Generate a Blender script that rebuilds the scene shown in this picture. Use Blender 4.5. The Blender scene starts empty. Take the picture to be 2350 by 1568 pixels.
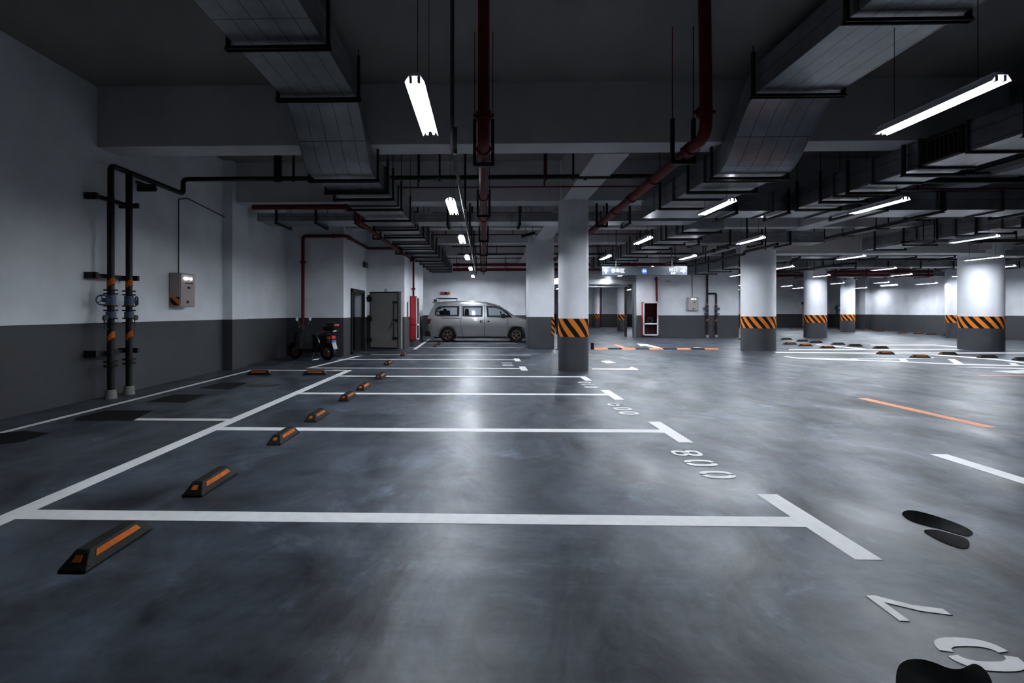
import bpy, bmesh, math, random
from mathutils import Vector, Matrix
random.seed(7)
PI = math.pi
sc = bpy.context.scene
C = sc.collection

# ------------------------------------------------------------------ camera, world, exposure
F_PX, CX, CY = 1100.0, 1085.0, 717.0
YAW = math.radians(-1.3)            # turned slightly to the left of the bay direction
EYE = 1.36
cam_d = bpy.data.cameras.new('camera')
cam_d.sensor_fit = 'HORIZONTAL'
cam_d.sensor_width = 36.0
cam_d.lens = 36.0 * F_PX / 2350
cam_d.shift_x = (1175 - CX) / 2350
cam_d.shift_y = (CY - 784) / 2350
cam_d.clip_end = 300
cam = bpy.data.objects.new('camera', cam_d)
C.objects.link(cam)
cam.location = (0, 0, EYE)
cam.rotation_euler = (PI / 2, 0, -YAW)
sc.camera = cam
w = bpy.data.worlds.new('world')
sc.world = w
w.use_nodes = True
w.node_tree.nodes['Background'].inputs[0].default_value = (0.5, 0.6, 0.8, 1)
w.node_tree.nodes['Background'].inputs[1].default_value = 0.02
sc.view_settings.view_transform = 'Standard'
sc.view_settings.look = 'None'
sc.view_settings.gamma = 1
sc.view_settings.use_curve_mapping = False
sc.view_settings.exposure = 4.05
sc.cycles.use_denoising = True
sc.cycles.use_light_tree = True
sc.cycles.sample_clamp_indirect = 4.0
LAMP = 16.0                          # strength of every fluorescent tube
LAMP_COL = (0.87, 0.925, 1.0)

_ca, _sa = math.cos(YAW), math.sin(YAW)
def P(u, v, z=0.0):
    """world point at height z that the photograph shows at pixel (u, v)"""
    zc = F_PX * (EYE - z) / (v - CY)
    xc = (u - CX) / F_PX * zc
    return (xc * _ca + zc * _sa, zc * _ca - xc * _sa)

# ------------------------------------------------------------------ materials
def pm(name, col, rough=0.5, metal=0.0, noise=0.0, scale=8.0, rnoise=0.0, bump=0.0, spec=0.5, coat=0.0, stretch=None, emit=None):
    m = bpy.data.materials.new(name)
    m.use_nodes = True
    nt = m.node_tree
    b = nt.nodes['Principled BSDF']
    b.inputs['Base Color'].default_value = (*col, 1)
    b.inputs['Roughness'].default_value = rough
    b.inputs['Metallic'].default_value = metal
    b.inputs['Specular IOR Level'].default_value = spec
    b.inputs['Coat Weight'].default_value = coat
    if emit:
        b.inputs['Emission Color'].default_value = (*emit[0], 1)
        b.inputs['Emission Strength'].default_value = emit[1]
    if noise or rnoise or bump:
        g = nt.nodes.new('ShaderNodeNewGeometry')
        mp = nt.nodes.new('ShaderNodeMapping')
        if stretch: mp.inputs['Scale'].default_value = stretch
        n = nt.nodes.new('ShaderNodeTexNoise')
        n.inputs['Scale'].default_value = scale
        n.inputs['Detail'].default_value = 5
        nt.links.new(g.outputs['Position'], mp.inputs['Vector'])
        nt.links.new(mp.outputs[0], n.inputs['Vector'])
        if noise:
            r = nt.nodes.new('ShaderNodeMapRange')
            r.inputs['From Min'].default_value = 0.3; r.inputs['From Max'].default_value = 0.7
            r.inputs['To Min'].default_value = 1 - noise; r.inputs['To Max'].default_value = 1 + noise
            mx = nt.nodes.new('ShaderNodeVectorMath'); mx.operation = 'SCALE'
            mx.inputs[0].default_value = col
            nt.links.new(n.outputs['Fac'], r.inputs['Value'])
            nt.links.new(r.outputs[0], mx.inputs['Scale'])
            nt.links.new(mx.outputs[0], b.inputs['Base Color'])
        if rnoise:
            r2 = nt.nodes.new('ShaderNodeMapRange')
            r2.inputs['From Min'].default_value = 0.3; r2.inputs['From Max'].default_value = 0.7
            r2.inputs['To Min'].default_value = max(0.02, rough - rnoise); r2.inputs['To Max'].default_value = rough + rnoise
            nt.links.new(n.outputs['Fac'], r2.inputs['Value'])
            nt.links.new(r2.outputs[0], b.inputs['Roughness'])
        if bump:
            bp = nt.nodes.new('ShaderNodeBump')
            bp.inputs['Strength'].default_value = bump; bp.inputs['Distance'].default_value = 0.02
            nt.links.new(n.outputs['Fac'], bp.inputs['Height'])
            nt.links.new(bp.outputs[0], b.inputs['Normal'])
    return m

def two_tone(name, low, high, split, rough_low=0.5, rough_high=0.6):
    """painted wall: one colour up to the height `split`, another above"""
    m = pm(name, high, rough_high)
    nt = m.node_tree; b = nt.nodes['Principled BSDF']
    g = nt.nodes.new('ShaderNodeNewGeometry')
    s = nt.nodes.new('ShaderNodeSeparateXYZ')
    gt = nt.nodes.new('ShaderNodeMath'); gt.operation = 'GREATER_THAN'; gt.inputs[1].default_value = split
    n = nt.nodes.new('ShaderNodeTexNoise'); n.inputs['Scale'].default_value = 1.3; n.inputs['Detail'].default_value = 6
    r = nt.nodes.new('ShaderNodeMapRange'); r.inputs['To Min'].default_value = 0.9; r.inputs['To Max'].default_value = 1.1
    r.inputs['From Min'].default_value = 0.3; r.inputs['From Max'].default_value = 0.7
    mx = nt.nodes.new('ShaderNodeMix'); mx.data_type = 'RGBA'
    mx.inputs[6].default_value = (*low, 1); mx.inputs[7].default_value = (*high, 1)
    sc_ = nt.nodes.new('ShaderNodeVectorMath'); sc_.operation = 'SCALE'
    nt.links.new(g.outputs['Position'], s.inputs[0])
    nt.links.new(g.outputs['Position'], n.inputs['Vector'])
    nt.links.new(s.outputs['Z'], gt.inputs[0])
    nt.links.new(gt.outputs[0], mx.inputs[0])
    nt.links.new(n.outputs['Fac'], r.inputs['Value'])
    nt.links.new(mx.outputs[2], sc_.inputs[0]); nt.links.new(r.outputs[0], sc_.inputs['Scale'])
    nt.links.new(sc_.outputs[0], b.inputs['Base Color'])
    return m

def floor_mat():
    m = pm('floor_epoxy', (0.1, 0.11, 0.125), 0.35, spec=0.42)
    nt = m.node_tree; b = nt.nodes['Principled BSDF']; L = nt.links.new
    g = nt.nodes.new('ShaderNodeNewGeometry')
    def noise(scale, det, dist=0.0, st=(1, 1, 1), rough=0.55):
        mp = nt.nodes.new('ShaderNodeMapping'); mp.inputs['Scale'].default_value = st
        n = nt.nodes.new('ShaderNodeTexNoise'); n.inputs['Scale'].default_value = scale
        n.inputs['Detail'].default_value = det; n.inputs['Distortion'].default_value = dist
        n.inputs['Roughness'].default_value = rough
        L(g.outputs['Position'], mp.inputs['Vector']); L(mp.outputs[0], n.inputs['Vector'])
        return n.outputs['Fac']
    def rng(src, a, b_, c, d):
        r = nt.nodes.new('ShaderNodeMapRange')
        for k, v in zip(('From Min', 'From Max', 'To Min', 'To Max'), (a, b_, c, d)): r.inputs[k].default_value = v
        L(src, r.inputs['Value']); return r.outputs[0]
    def mul(a, b_):
        x = nt.nodes.new('ShaderNodeMath'); x.operation = 'MULTIPLY'; L(a, x.inputs[0]); L(b_, x.inputs[1]); return x.outputs[0]
    big = rng(noise(0.45, 5, 0.5), 0.32, 0.68, 0.72, 1.3)
    swirl = rng(noise(1.5, 9, 0.9, (1, .6, 1), 0.68), 0.34, 0.66, 0.3, 2.1)
    streak = rng(noise(2.2, 6, 0.3, (0.3, 2.2, 1), 0.6), 0.35, 0.68, 0.8, 1.25)
    fine = rng(noise(28, 4), 0.3, 0.7, 0.88, 1.12)
    # worn pale scuffs with an irregular outline
    scuff = rng(noise(0.9, 9, 1.6, (1, 1, 1), 0.7), 0.56, 0.70, 1.0, 2.6)
    dirt = rng(noise(0.7, 8, 0.8, (1.3, 1, 1), 0.66), 0.28, 0.42, 0.55, 1.0)
    k = mul(mul(mul(big, swirl), mul(streak, fine)), mul(scuff, dirt))
    s = nt.nodes.new('ShaderNodeVectorMath'); s.operation = 'SCALE'
    s.inputs[0].default_value = (0.035, 0.042, 0.054)
    L(k, s.inputs['Scale']); L(s.outputs[0], b.inputs['Base Color'])
    rr = mul(rng(noise(1.3, 8, 0.6, (1, .7, 1), 0.62), 0.3, 0.7, 0.33, 0.52), rng(noise(2.2, 6, 0.3, (0.3, 2.2, 1), 0.6), 0.3, 0.7, 0.92, 1.08))
    L(rr, b.inputs['Roughness'])
    L(mul(rng(noise(1.1, 9, 0.8, (1, .7, 1), 0.66), 0.32, 0.68, 0.10, 0.50), rng(noise(2.2, 6, 0.3, (0.3, 2.2, 1), 0.6), 0.3, 0.7, 0.85, 1.15)), b.inputs['Specular IOR Level'])
    bp = nt.nodes.new('ShaderNodeBump'); bp.inputs['Strength'].default_value = 0.14; bp.inputs['Distance'].default_value = 0.01
    L(noise(2.4, 7, 0.7), bp.inputs['Height']); L(bp.outputs[0], b.inputs['Normal'])
    return m

def duct_mat(name, col, rough):
    m = pm(name, col, rough, 0.85)
    nt = m.node_tree; b = nt.nodes['Principled BSDF']; L = nt.links.new
    uv = nt.nodes.new('ShaderNodeUVMap'); s = nt.nodes.new('ShaderNodeSeparateXYZ'); L(uv.outputs[0], s.inputs[0])
    def line(src, period, width):
        d = nt.nodes.new('ShaderNodeMath'); d.operation = 'DIVIDE'; d.inputs[1].default_value = period; L(src, d.inputs[0])
        f = nt.nodes.new('ShaderNodeMath'); f.operation = 'FRACT'; L(d.outputs[0], f.inputs[0])
        t = nt.nodes.new('ShaderNodeMath'); t.operation = 'LESS_THAN'; t.inputs[1].default_value = width / period; L(f.outputs[0], t.inputs[0])
        return t.outputs[0]
    a = nt.nodes.new('ShaderNodeMath'); a.operation = 'MAXIMUM'
    L(line(s.outputs['X'], 0.21, 0.009), a.inputs[0]); L(line(s.outputs['Y'], 2.44, 0.012), a.inputs[1])
    g = nt.nodes.new('ShaderNodeNewGeometry')
    n = nt.nodes.new('ShaderNodeTexNoise'); n.inputs['Scale'].default_value = 4; n.inputs['Detail'].default_value = 6; n.inputs['Distortion'].default_value = 0.0
    L(g.outputs['Position'], n.inputs['Vector'])
    r = nt.nodes.new('ShaderNodeMapRange'); r.inputs['From Min'].default_value = 0.3; r.inputs['From Max'].default_value = 0.7
    r.inputs['To Min'].default_value = 0.82; r.inputs['To Max'].default_value = 1.15
    L(n.outputs['Fac'], r.inputs['Value'])
    r2 = nt.nodes.new('ShaderNodeMapRange'); r2.inputs['From Min'].default_value = 0.3; r2.inputs['From Max'].default_value = 0.7
    r2.inputs['To Min'].default_value = rough - 0.05; r2.inputs['To Max'].default_value = rough + 0.1
    L(n.outputs['Fac'], r2.inputs['Value']); L(r2.outputs[0], b.inputs['Roughness'])
    mx = nt.nodes.new('ShaderNodeMix'); mx.data_type = 'RGBA'
    mx.inputs[6].default_value = (*col, 1); mx.inputs[7].default_value = (col[0] * .3, col[1] * .3, col[2] * .3, 1)
    L(a.outputs[0], mx.inputs[0])
    v = nt.nodes.new('ShaderNodeVectorMath'); v.operation = 'SCALE'; L(mx.outputs[2], v.inputs[0]); L(r.outputs[0], v.inputs['Scale'])
    L(v.outputs[0], b.inputs['Base Color'])
    bp = nt.nodes.new('ShaderNodeBump'); bp.inputs['Strength'].default_value = 0.6; bp.inputs['Distance'].default_value = 0.008
    L(a.outputs[0], bp.inputs['Height'])
    bp2 = nt.nodes.new('ShaderNodeBump'); bp2.inputs['Strength'].default_value = 0.12; bp2.inputs['Distance'].default_value = 0.004
    L(n.outputs['Fac'], bp2.inputs['Height']); L(bp.outputs[0], bp2.inputs['Normal']); L(bp2.outputs[0], b.inputs['Normal'])
    return m

def hazard_mat(name, period=0.27, slope=0.75):
    m = pm(name, (0.6, 0.18, 0.03), 0.6, spec=0.12)
    nt = m.node_tree; b = nt.nodes['Principled BSDF']; L = nt.links.new
    uv = nt.nodes.new('ShaderNodeUVMap'); s = nt.nodes.new('ShaderNodeSeparateXYZ'); L(uv.outputs[0], s.inputs[0])
    a = nt.nodes.new('ShaderNodeMath'); a.operation = 'MULTIPLY_ADD'; a.inputs[1].default_value = slope
    L(s.outputs['Y'], a.inputs[0]); L(s.outputs['X'], a.inputs[2])
    d = nt.nodes.new('ShaderNodeMath'); d.operation = 'DIVIDE'; d.inputs[1].default_value = period; L(a.outputs[0], d.inputs[0])
    f = nt.nodes.new('ShaderNodeMath'); f.operation = 'FRACT'; L(d.outputs[0], f.inputs[0])
    t = nt.nodes.new('ShaderNodeMath'); t.operation = 'GREATER_THAN'; t.inputs[1].default_value = 0.48; L(f.outputs[0], t.inputs[0])
    mx = nt.nodes.new('ShaderNodeMix'); mx.data_type = 'RGBA'
    mx.inputs[6].default_value = (0.006, 0.006, 0.005, 1); mx.inputs[7].default_value = (0.60, 0.17, 0.022, 1)
    L(t.outputs[0], mx.inputs[0]); L(mx.outputs[2], b.inputs['Base Color'])
    return m

WHITE = (0.74, 0.76, 0.80)
DARK = (0.034, 0.036, 0.042)
M = dict(
    floor=floor_mat(),
    wall=two_tone('wall_paint', DARK, WHITE, 1.19),
    pillar=two_tone('pillar_paint', DARK, WHITE, 0.8),
    ceiling=pm('ceiling_paint', (0.23, 0.215, 0.21), 0.75, noise=0.06, scale=1.2),
    beam=pm('beam_paint', (0.52, 0.51, 0.53), 0.65, noise=0.06, scale=1.5),
    duct=duct_mat('galvanised_sheet', (0.34, 0.35, 0.37), 0.33),
    steel=pm('black_steel', (0.008, 0.0075, 0.007), 0.5, spec=0.3, noise=0.2, scale=20),
    bpipe=pm('black_pipe', (0.007, 0.007, 0.007), 0.45, spec=0.3, noise=0.2, scale=12),
    gpipe=pm('grey_conduit', (0.055, 0.055, 0.06), 0.6, 0.0, spec=0.3),
    red=pm('red_pipe_paint', (0.12, 0.009, 0.010), 0.55, spec=0.2, noise=0.2, scale=10, rnoise=0.08),
    redbox=pm('red_cabinet_paint', (0.33, 0.012, 0.018), 0.35),
    white_line=pm('white_floor_paint', (0.86, 0.86, 0.855), 0.55, noise=0.05, scale=14),
    orange_line=pm('orange_floor_paint', (0.70, 0.24, 0.09), 0.5, noise=0.08, scale=14),
    rubber=pm('black_rubber', (0.007, 0.007, 0.0065), 0.65, spec=0.25, noise=0.3, scale=60, bump=0.25),
    tyre=pm('tyre_rubber', (0.008, 0.007, 0.007), 0.8, spec=0.12, bump=0.3, scale=80),
    reflector=pm('orange_reflector', (0.46, 0.105, 0.012), 0.6, spec=0.1, noise=0.25, scale=40),
    hazard=hazard_mat('hazard_band'),
    hazard_s=hazard_mat('hazard_band_small', 0.16, 0.8),
    puddle=pm('oil_puddle', (0.004, 0.004, 0.004), 0.07, spec=0.3),
    puddle2=pm('drying_puddle', (0.012, 0.012, 0.013), 0.09, spec=0.22),
    stain=pm('damp_stain', (0.016, 0.018, 0.021), 0.36, spec=0.3, noise=0.3, scale=6),
    patch=pm('dark_floor_patch', (0.004, 0.004, 0.004), 0.7, spec=0.15, noise=0.2, scale=8),
    housing=pm('lamp_housing', (0.78, 0.8, 0.84), 0.35),
    socket=pm('lamp_socket', (0.05, 0.05, 0.055), 0.5),
    tube=pm('lit_tube', (0.9, 0.9, 0.9), 0.5, emit=(LAMP_COL, LAMP)),
    wire=pm('hanging_wire', (0.02, 0.02, 0.02), 0.5),
    box=pm('beige_pink_enamel', (0.34, 0.27, 0.26), 0.4),
    grey_box=pm('pale_grey_enamel', (0.42, 0.38, 0.37), 0.4),
    led=pm('lit_indicator', (1, 1, 1), 0.4, emit=((0.8, 0.93, 1.0), 1.2)),
    blue=pm('blue_valve_paint', (0.035, 0.065, 0.13), 0.4),
    concrete=pm('rough_concrete', (0.22, 0.21, 0.2), 0.8, noise=0.2, scale=10),
    door=pm('olive_grey_steel', (0.20, 0.195, 0.185), 0.45, noise=0.08, scale=3),
    door_dark=pm('dark_steel_frame', (0.014, 0.013, 0.012), 0.5, spec=0.25),
    chrome=pm('chrome', (0.3, 0.3, 0.31), 0.25, 1.0),
    silver=pm('silver_car_paint', (0.30, 0.30, 0.31), 0.30, 0.8, noise=0.05, scale=3, coat=0.6),
    trim=pm('black_plastic', (0.009, 0.008, 0.008), 0.5, spec=0.18),
    rim=pm('alloy_rim', (0.14, 0.10, 0.09), 0.35, 0.6),
    rimdark=pm('rim_recess', (0.012, 0.009, 0.009), 0.7, spec=0.2),
    seat=pm('dark_upholstery', (0.012, 0.012, 0.014), 0.8),
    taillight=pm('tail_lamp_red', (0.045, 0.006, 0.008), 0.3),
    tailred=pm('bright_red_lens', (0.45, 0.012, 0.012), 0.25),
    amber=pm('amber_lens', (0.40, 0.10, 0.015), 0.3),
    bodyblack=pm('black_gloss', (0.006, 0.0055, 0.0055), 0.35, spec=0.25),
    plate_blue=pm('blue_plate', (0.10, 0.17, 0.40), 0.4),
    plate=pm('grey_plate', (0.30, 0.29, 0.31), 0.4),
    mirror=pm('mirror_face', (0.45, 0.5, 0.6), 0.25, 0.3),
    sign=pm('brushed_sign_metal', (0.075, 0.085, 0.105), 0.5, 0.1, noise=0.1, scale=3),
    sign_text=pm('lit_sign_text', (0.9, 0.95, 1.0), 0.4, emit=((0.85, 0.93, 1.0), 0.07)),
    sign_blue=pm('lit_sign_blue', (0.05, 0.12, 0.4), 0.4, emit=((0.03, 0.10, 0.35), 0.08)),
    shutter=pm('shutter_steel', (0.33, 0.34, 0.36), 0.3, 0.8),
    pinkdoor=pm('pale_pink_door', (0.42, 0.32, 0.30), 0.5),
    white=pm('white_enamel', (0.65, 0.66, 0.68), 0.4),
    glassdark=pm('dark_glass', (0.025, 0.02, 0.02), 0.12),
    hose=pm('canvas_hose', (0.5, 0.46, 0.44), 0.7),
    dvr=pm('dark_device', (0.05, 0.05, 0.06), 0.4),
)
def glass_mat():
    m = bpy.data.materials.new('tinted_car_glass'); m.use_nodes = True
    nt = m.node_tree; nt.nodes.clear()
    o = nt.nodes.new('ShaderNodeOutputMaterial'); mx = nt.nodes.new('ShaderNodeMixShader')
    t = nt.nodes.new('ShaderNodeBsdfTransparent'); t.inputs[0].default_value = (0.62, 0.65, 0.68, 1)
    g = nt.nodes.new('ShaderNodeBsdfGlossy'); g.inputs[1].default_value = 0.05; g.inputs[0].default_value = (0.8, 0.8, 0.8, 1)
    f = nt.nodes.new('ShaderNodeFresnel'); f.inputs[0].default_value = 1.5
    nt.links.new(f.outputs[0], mx.inputs[0]); nt.links.new(t.outputs[0], mx.inputs[1]); nt.links.new(g.outputs[0], mx.inputs[2])
    nt.links.new(mx.outputs[0], o.inputs[0])
    return m
M['glass'] = glass_mat()

# ------------------------------------------------------------------ mesh builder
class MB:
    def __init__(s): s.v = []; s.f = []; s.uv = {}
    def add(s, vs, fs):
        n = len(s.v); s.v += [tuple(v) for v in vs]
        s.f += [tuple(i + n for i in f) for f in fs]; return s
    def box(s, x0, x1, y0, y1, z0, z1):
        return s.add([(x0, y0, z0), (x1, y0, z0), (x1, y1, z0), (x0, y1, z0), (x0, y0, z1), (x1, y0, z1), (x1, y1, z1), (x0, y1, z1)],
                     [(0, 3, 2, 1), (4, 5, 6, 7), (0, 1, 5, 4), (1, 2, 6, 5), (2, 3, 7, 6), (3, 0, 4, 7)])
    def cyl(s, a, b, r0, r1=None, n=14, cap=True):
        r1 = r0 if r1 is None else r1
        a, b = Vector(a), Vector(b); d = (b - a).normalized()
        u = d.orthogonal().normalized(); w_ = d.cross(u)
        vs = []
        for p, r in ((a, r0), (b, r1)):
            for i in range(n):
                t = 2 * PI * i / n
                vs.append(p + u * (r * math.cos(t)) + w_ * (r * math.sin(t)))
        fs = [(i, (i + 1) % n, n + (i + 1) % n, n + i) for i in range(n)]
        if cap: fs += [tuple(range(n - 1, -1, -1)), tuple(range(n, 2 * n))]
        return s.add(vs, fs)
    def tube(s, pts, r, n=12, bend=0.0):
        """round pipe along a polyline; corners are rounded by `bend`"""
        pts = [Vector(p) for p in pts]
        if bend:
            q = [pts[0]]
            for i in range(1, len(pts) - 1):
                a, b, c = pts[i - 1], pts[i], pts[i + 1]
                d0 = (a - b).normalized(); d1 = (c - b).normalized()
                k = min(bend, (a - b).length * .45, (c - b).length * .45)
                for j in range(6):
                    t = j / 5
                    q.append((b + d0 * k) * (1 - t) ** 2 + b * 2 * t * (1 - t) + (b + d1 * k) * t * t)
            q.append(pts[-1]); pts = q
        rings = []; u = None
        for i, p in enumerate(pts):
            d = (pts[min(i + 1, len(pts) - 1)] - pts[max(i - 1, 0)]).normalized()
            if u is None: u = d.orthogonal().normalized()
            else: u = (u - d * u.dot(d)).normalized()
            w_ = d.cross(u)
            rings.append([p + u * (r * math.cos(2 * PI * k / n)) + w_ * (r * math.sin(2 * PI * k / n)) for k in range(n)])
        vs = [v for rg in rings for v in rg]; fs = []
        for i in range(len(rings) - 1):
            for k in range(n):
                fs.append((i * n + k, i * n + (k + 1) % n, (i + 1) * n + (k + 1) % n, (i + 1) * n + k))
        fs += [tuple(range(n - 1, -1, -1)), tuple(range(len(vs) - n, len(vs)))]
        return s.add(vs, fs)
    def torus(s, c, axis, R, r, n=24, m=8):
        c = Vector(c); ax = Vector(axis).normalized(); u = ax.orthogonal().normalized(); w_ = ax.cross(u)
        vs = []; fs = []
        for i in range(n):
            d = u * math.cos(2 * PI * i / n) + w_ * math.sin(2 * PI * i / n)
            for j in range(m):
                t = 2 * PI * j / m
                vs.append(c + d * (R + r * math.cos(t)) + ax * (r * math.sin(t)))
        for i in range(n):
            for j in range(m):
                fs.append((i * m + j, ((i + 1) % n) * m + j, ((i + 1) % n) * m + (j + 1) % m, i * m + (j + 1) % m))
        return s.add(vs, fs)
    def prism(s, poly, z0, z1):
        """flat polygon in the xy plane given a thickness in z"""
        n = len(poly)
        area = sum(poly[i][0] * poly[(i + 1) % n][1] - poly[(i + 1) % n][0] * poly[i][1] for i in range(n))
        if area < 0: poly = poly[::-1]
        return s.add([(x, y, z0) for x, y in poly] + [(x, y, z1) for x, y in poly],
                     [tuple(range(n - 1, -1, -1)), tuple(range(n, 2 * n))] + [(i, (i + 1) % n, n + (i + 1) % n, n + i) for i in range(n)])
    def xz(s, poly, y0, y1):
        """polygon in the xz plane given a thickness in y"""
        n = len(poly)
        return s.add([(x, y0, z) for x, z in poly] + [(x, y1, z) for x, z in poly],
                     [tuple(range(n)), tuple(range(2 * n - 1, n - 1, -1))] + [(i, n + i, n + (i + 1) % n, (i + 1) % n) for i in range(n)])
    def loft(s, rings, cap=True):
        n = len(rings[0]); vs = [v for rg in rings for v in rg]; fs = []
        for i in range(len(rings) - 1):
            for k in range(n):
                fs.append((i * n + k, i * n + (k + 1) % n, (i + 1) * n + (k + 1) % n, (i + 1) * n + k))
        if cap: fs += [tuple(range(n - 1, -1, -1)), tuple(range(len(vs) - n, len(vs)))]
        return s.add(vs, fs)

def wloc(o):
    p = Vector((0, 0, 0))
    while o is not None: p += o.location; o = o.parent
    return p

def build(name, mb, mat, parent=None, local=False, smooth=False, bevel=0.0, fix=False):
    """link the collected shape as one mesh object; world coordinates unless local"""
    me = bpy.data.meshes.new(name)
    vs = [Vector(v) for v in mb.v]
    if parent is None:
        lo = Vector((min(v[0] for v in vs), min(v[1] for v in vs), min(v[2] for v in vs)))
        hi = Vector((max(v[0] for v in vs), max(v[1] for v in vs), max(v[2] for v in vs)))
        off = Vector(((lo.x + hi.x) / 2, (lo.y + hi.y) / 2, lo.z))
        if local: off = Vector((0, 0, 0))
    else:
        off = Vector((0, 0, 0)) if local else wloc(parent)
    me.from_pydata([tuple(v - off) for v in vs], [], mb.f)
    me.validate()
    if mb.uv:
        ul = me.uv_layers.new(name='UVMap')
        for pi, poly in enumerate(me.polygons):
            if pi in mb.uv:
                for li, c in zip(poly.loop_indices, mb.uv[pi]): ul.data[li].uv = c
    if fix:
        bm = bmesh.new(); bm.from_mesh(me); bmesh.ops.recalc_face_normals(bm, faces=bm.faces); bm.to_mesh(me); bm.free()
    if smooth:
        me.shade_smooth()
        try: me.set_sharp_from_angle(angle=math.radians(40))
        except Exception: pass
    me.materials.append(mat)
    o = bpy.data.objects.new(name, me)
    C.objects.link(o)
    if parent is None: o.location = off
    else: o.parent = parent
    if bevel:
        b = o.modifiers.new('bevel', 'BEVEL'); b.width = bevel; b.segments = 2; b.limit_method = 'ANGLE'
    return o

def tag(o, label=None, cat=None, group=None, kind=None):
    if label: o['label'] = label
    if cat: o['category'] = cat
    if group: o['group'] = group
    if kind: o['kind'] = kind
    return o

def thing(name, label, cat, loc=(0, 0, 0), rz=0.0, group=None):
    o = bpy.data.objects.new(name, None); C.objects.link(o)
    o.empty_display_size = 0.1
    o.location = loc; o.rotation_euler = (0, 0, rz)
    return tag(o, label, cat, group)

def copy_tree(o, parent=None):
    c = o.copy(); C.objects.link(c); c.parent = parent
    for ch in o.children: copy_tree(ch, c)
    return c

def struct(name, mb, mat, label=None, cat='wall', **k):
    return tag(build(name, mb, mat, **k), label, cat, kind='structure')

# ------------------------------------------------------------------ room shell
CEIL, SOFFIT = 4.93, 3.98
def wall(name, x0, x1, y0, y1, label, z1=CEIL, z0=0, mat='wall', bevel=0):
    return struct(name, MB().box(x0, x1, y0, y1, z0, z1), M[mat], label, bevel=bevel)

tag(struct('floor', MB().box(-6.4, 33, -9, 52, -0.2, 0), M['floor'], 'polished blue grey concrete floor of the car park', 'floor'))
struct('ceiling', MB().box(-6.4, 33, -9, 52, CEIL, CEIL + 0.2), M['ceiling'], 'dark painted concrete ceiling slab', 'ceiling')
wall('wall_left', -6.4, -6.12, -9, 15.0, 'long white wall with dark grey lower band beside the riser pipes')
wall('wall_left_pier', -6.12, -5.9, 11.12, 11.85, 'shallow pier standing out of the long white side wall')
# block with the steel door
mbw = MB().box(-6.4, -4.33, 14.72, 15.55, 0, CEIL)
struct('wall_door_front', mbw, M['wall'], 'white and grey wall behind the parked scooter')
wall('wall_door_side', -4.63, -4.33, 17.15, 18.0, 'narrow wall strip between steel door opening and the corner')
wall('wall_door_lintel', -4.63, -4.33, 15.55, 17.15, 'white wall above the steel door opening', z0=2.1)
wall('wall_door_inside', -6.4, -6.1, 15.55, 18.0, 'dim inner wall seen through the steel door opening')
wall('wall_door_back', -6.4, -2.92, 17.62, 18.0, 'white wall behind the open steel door leaf')
wall('wall_cabinet_side', -3.3, -2.92, 18.0, 22.8, 'white wall carrying the red hydrant cabinet')
wall('wall_step', -3.9, -2.92, 22.8, 23.1, 'end return of the wall past the red cabinet')
wall('wall_far_left', -4.1, -3.8, 23.1, 28.0, 'side wall near the rear of the van')
wall('wall_back_van', -4.1, 2.75, 27.8, 28.1, 'brightly lit white back wall behind the van')
wall('wall_back_van_pier', 1.3, 2.4, 27.5, 27.8, 'shallow pier in the back wall near the van')
wall('wall_gate_left', 2.75, 3.4, 27.1, 28.1, 'wall end beside the rolling shutter opening')
wall('wall_over_gate', 3.4, 8.4, 26.9, 27.2, 'wall above the rolling shutter', z0=3.3)
wall('wall_hydrant', 8.4, 13.95, 26.55, 26.85, 'white wall with hydrant cabinet and control box')
wall('wall_hydrant_pier', 8.4, 9.6, 26.45, 26.55, 'shallow pier behind the hydrant cabinet')
wall('wall_hydrant_side', 13.65, 13.95, 26.85, 46, 'side face of the block past the hydrant wall')
wall('wall_gate_inner_left', 3.1, 3.4, 28.1, 50.4, 'side wall of the room beyond the shutter')
wall('wall_gate_back', 3.1, 13.95, 50.1, 50.4, 'back wall of the room beyond the shutter')
wall('wall_gate_corner', 9.0, 13.65, 46, 46.3, 'white wall far beyond the shutter opening')
wall('wall_far_back', 13.95, 33, 45.8, 46.1, 'far back wall of the large parking hall')
def skew(name, p0, p1, t, label):
    d = Vector((p1[0] - p0[0], p1[1] - p0[1])).normalized(); n = Vector((d.y, -d.x)) * t
    poly = [p0, p1, (p1[0] + n.x, p1[1] + n.y), (p0[0] + n.x, p0[1] + n.y)]
    return struct(name, MB().prism(poly, 0, CEIL), M['wall'], label, fix=True)
def rw(y): return 26.34 + (y - 24.0) * 0.2835        # inner face of the slanting right-hand wall
skew('wall_right', (rw(14), 14), (rw(46), 46), 0.3, 'long white wall closing the hall on its far side')
skew('wall_right_near', (rw(14), -9), (rw(14), 14), 0.3, 'side wall of the hall beyond the frame')
for y, nm in ((29.0, 'pier on the far side wall near the pink box'), (38.5, 'pier on the far side wall near the slender pillar')):
    struct('wall_right_pier', MB().prism([(rw(y) - 0.35, y), (rw(y + 1) - 0.35, y + 1), (rw(y + 1) + .05, y + 1), (rw(y) + .05, y)], 0, CEIL), M['wall'], nm, fix=True)
wall('wall_behind', -6.4, 24, -9.2, -9, 'wall behind the viewpoint')

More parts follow.
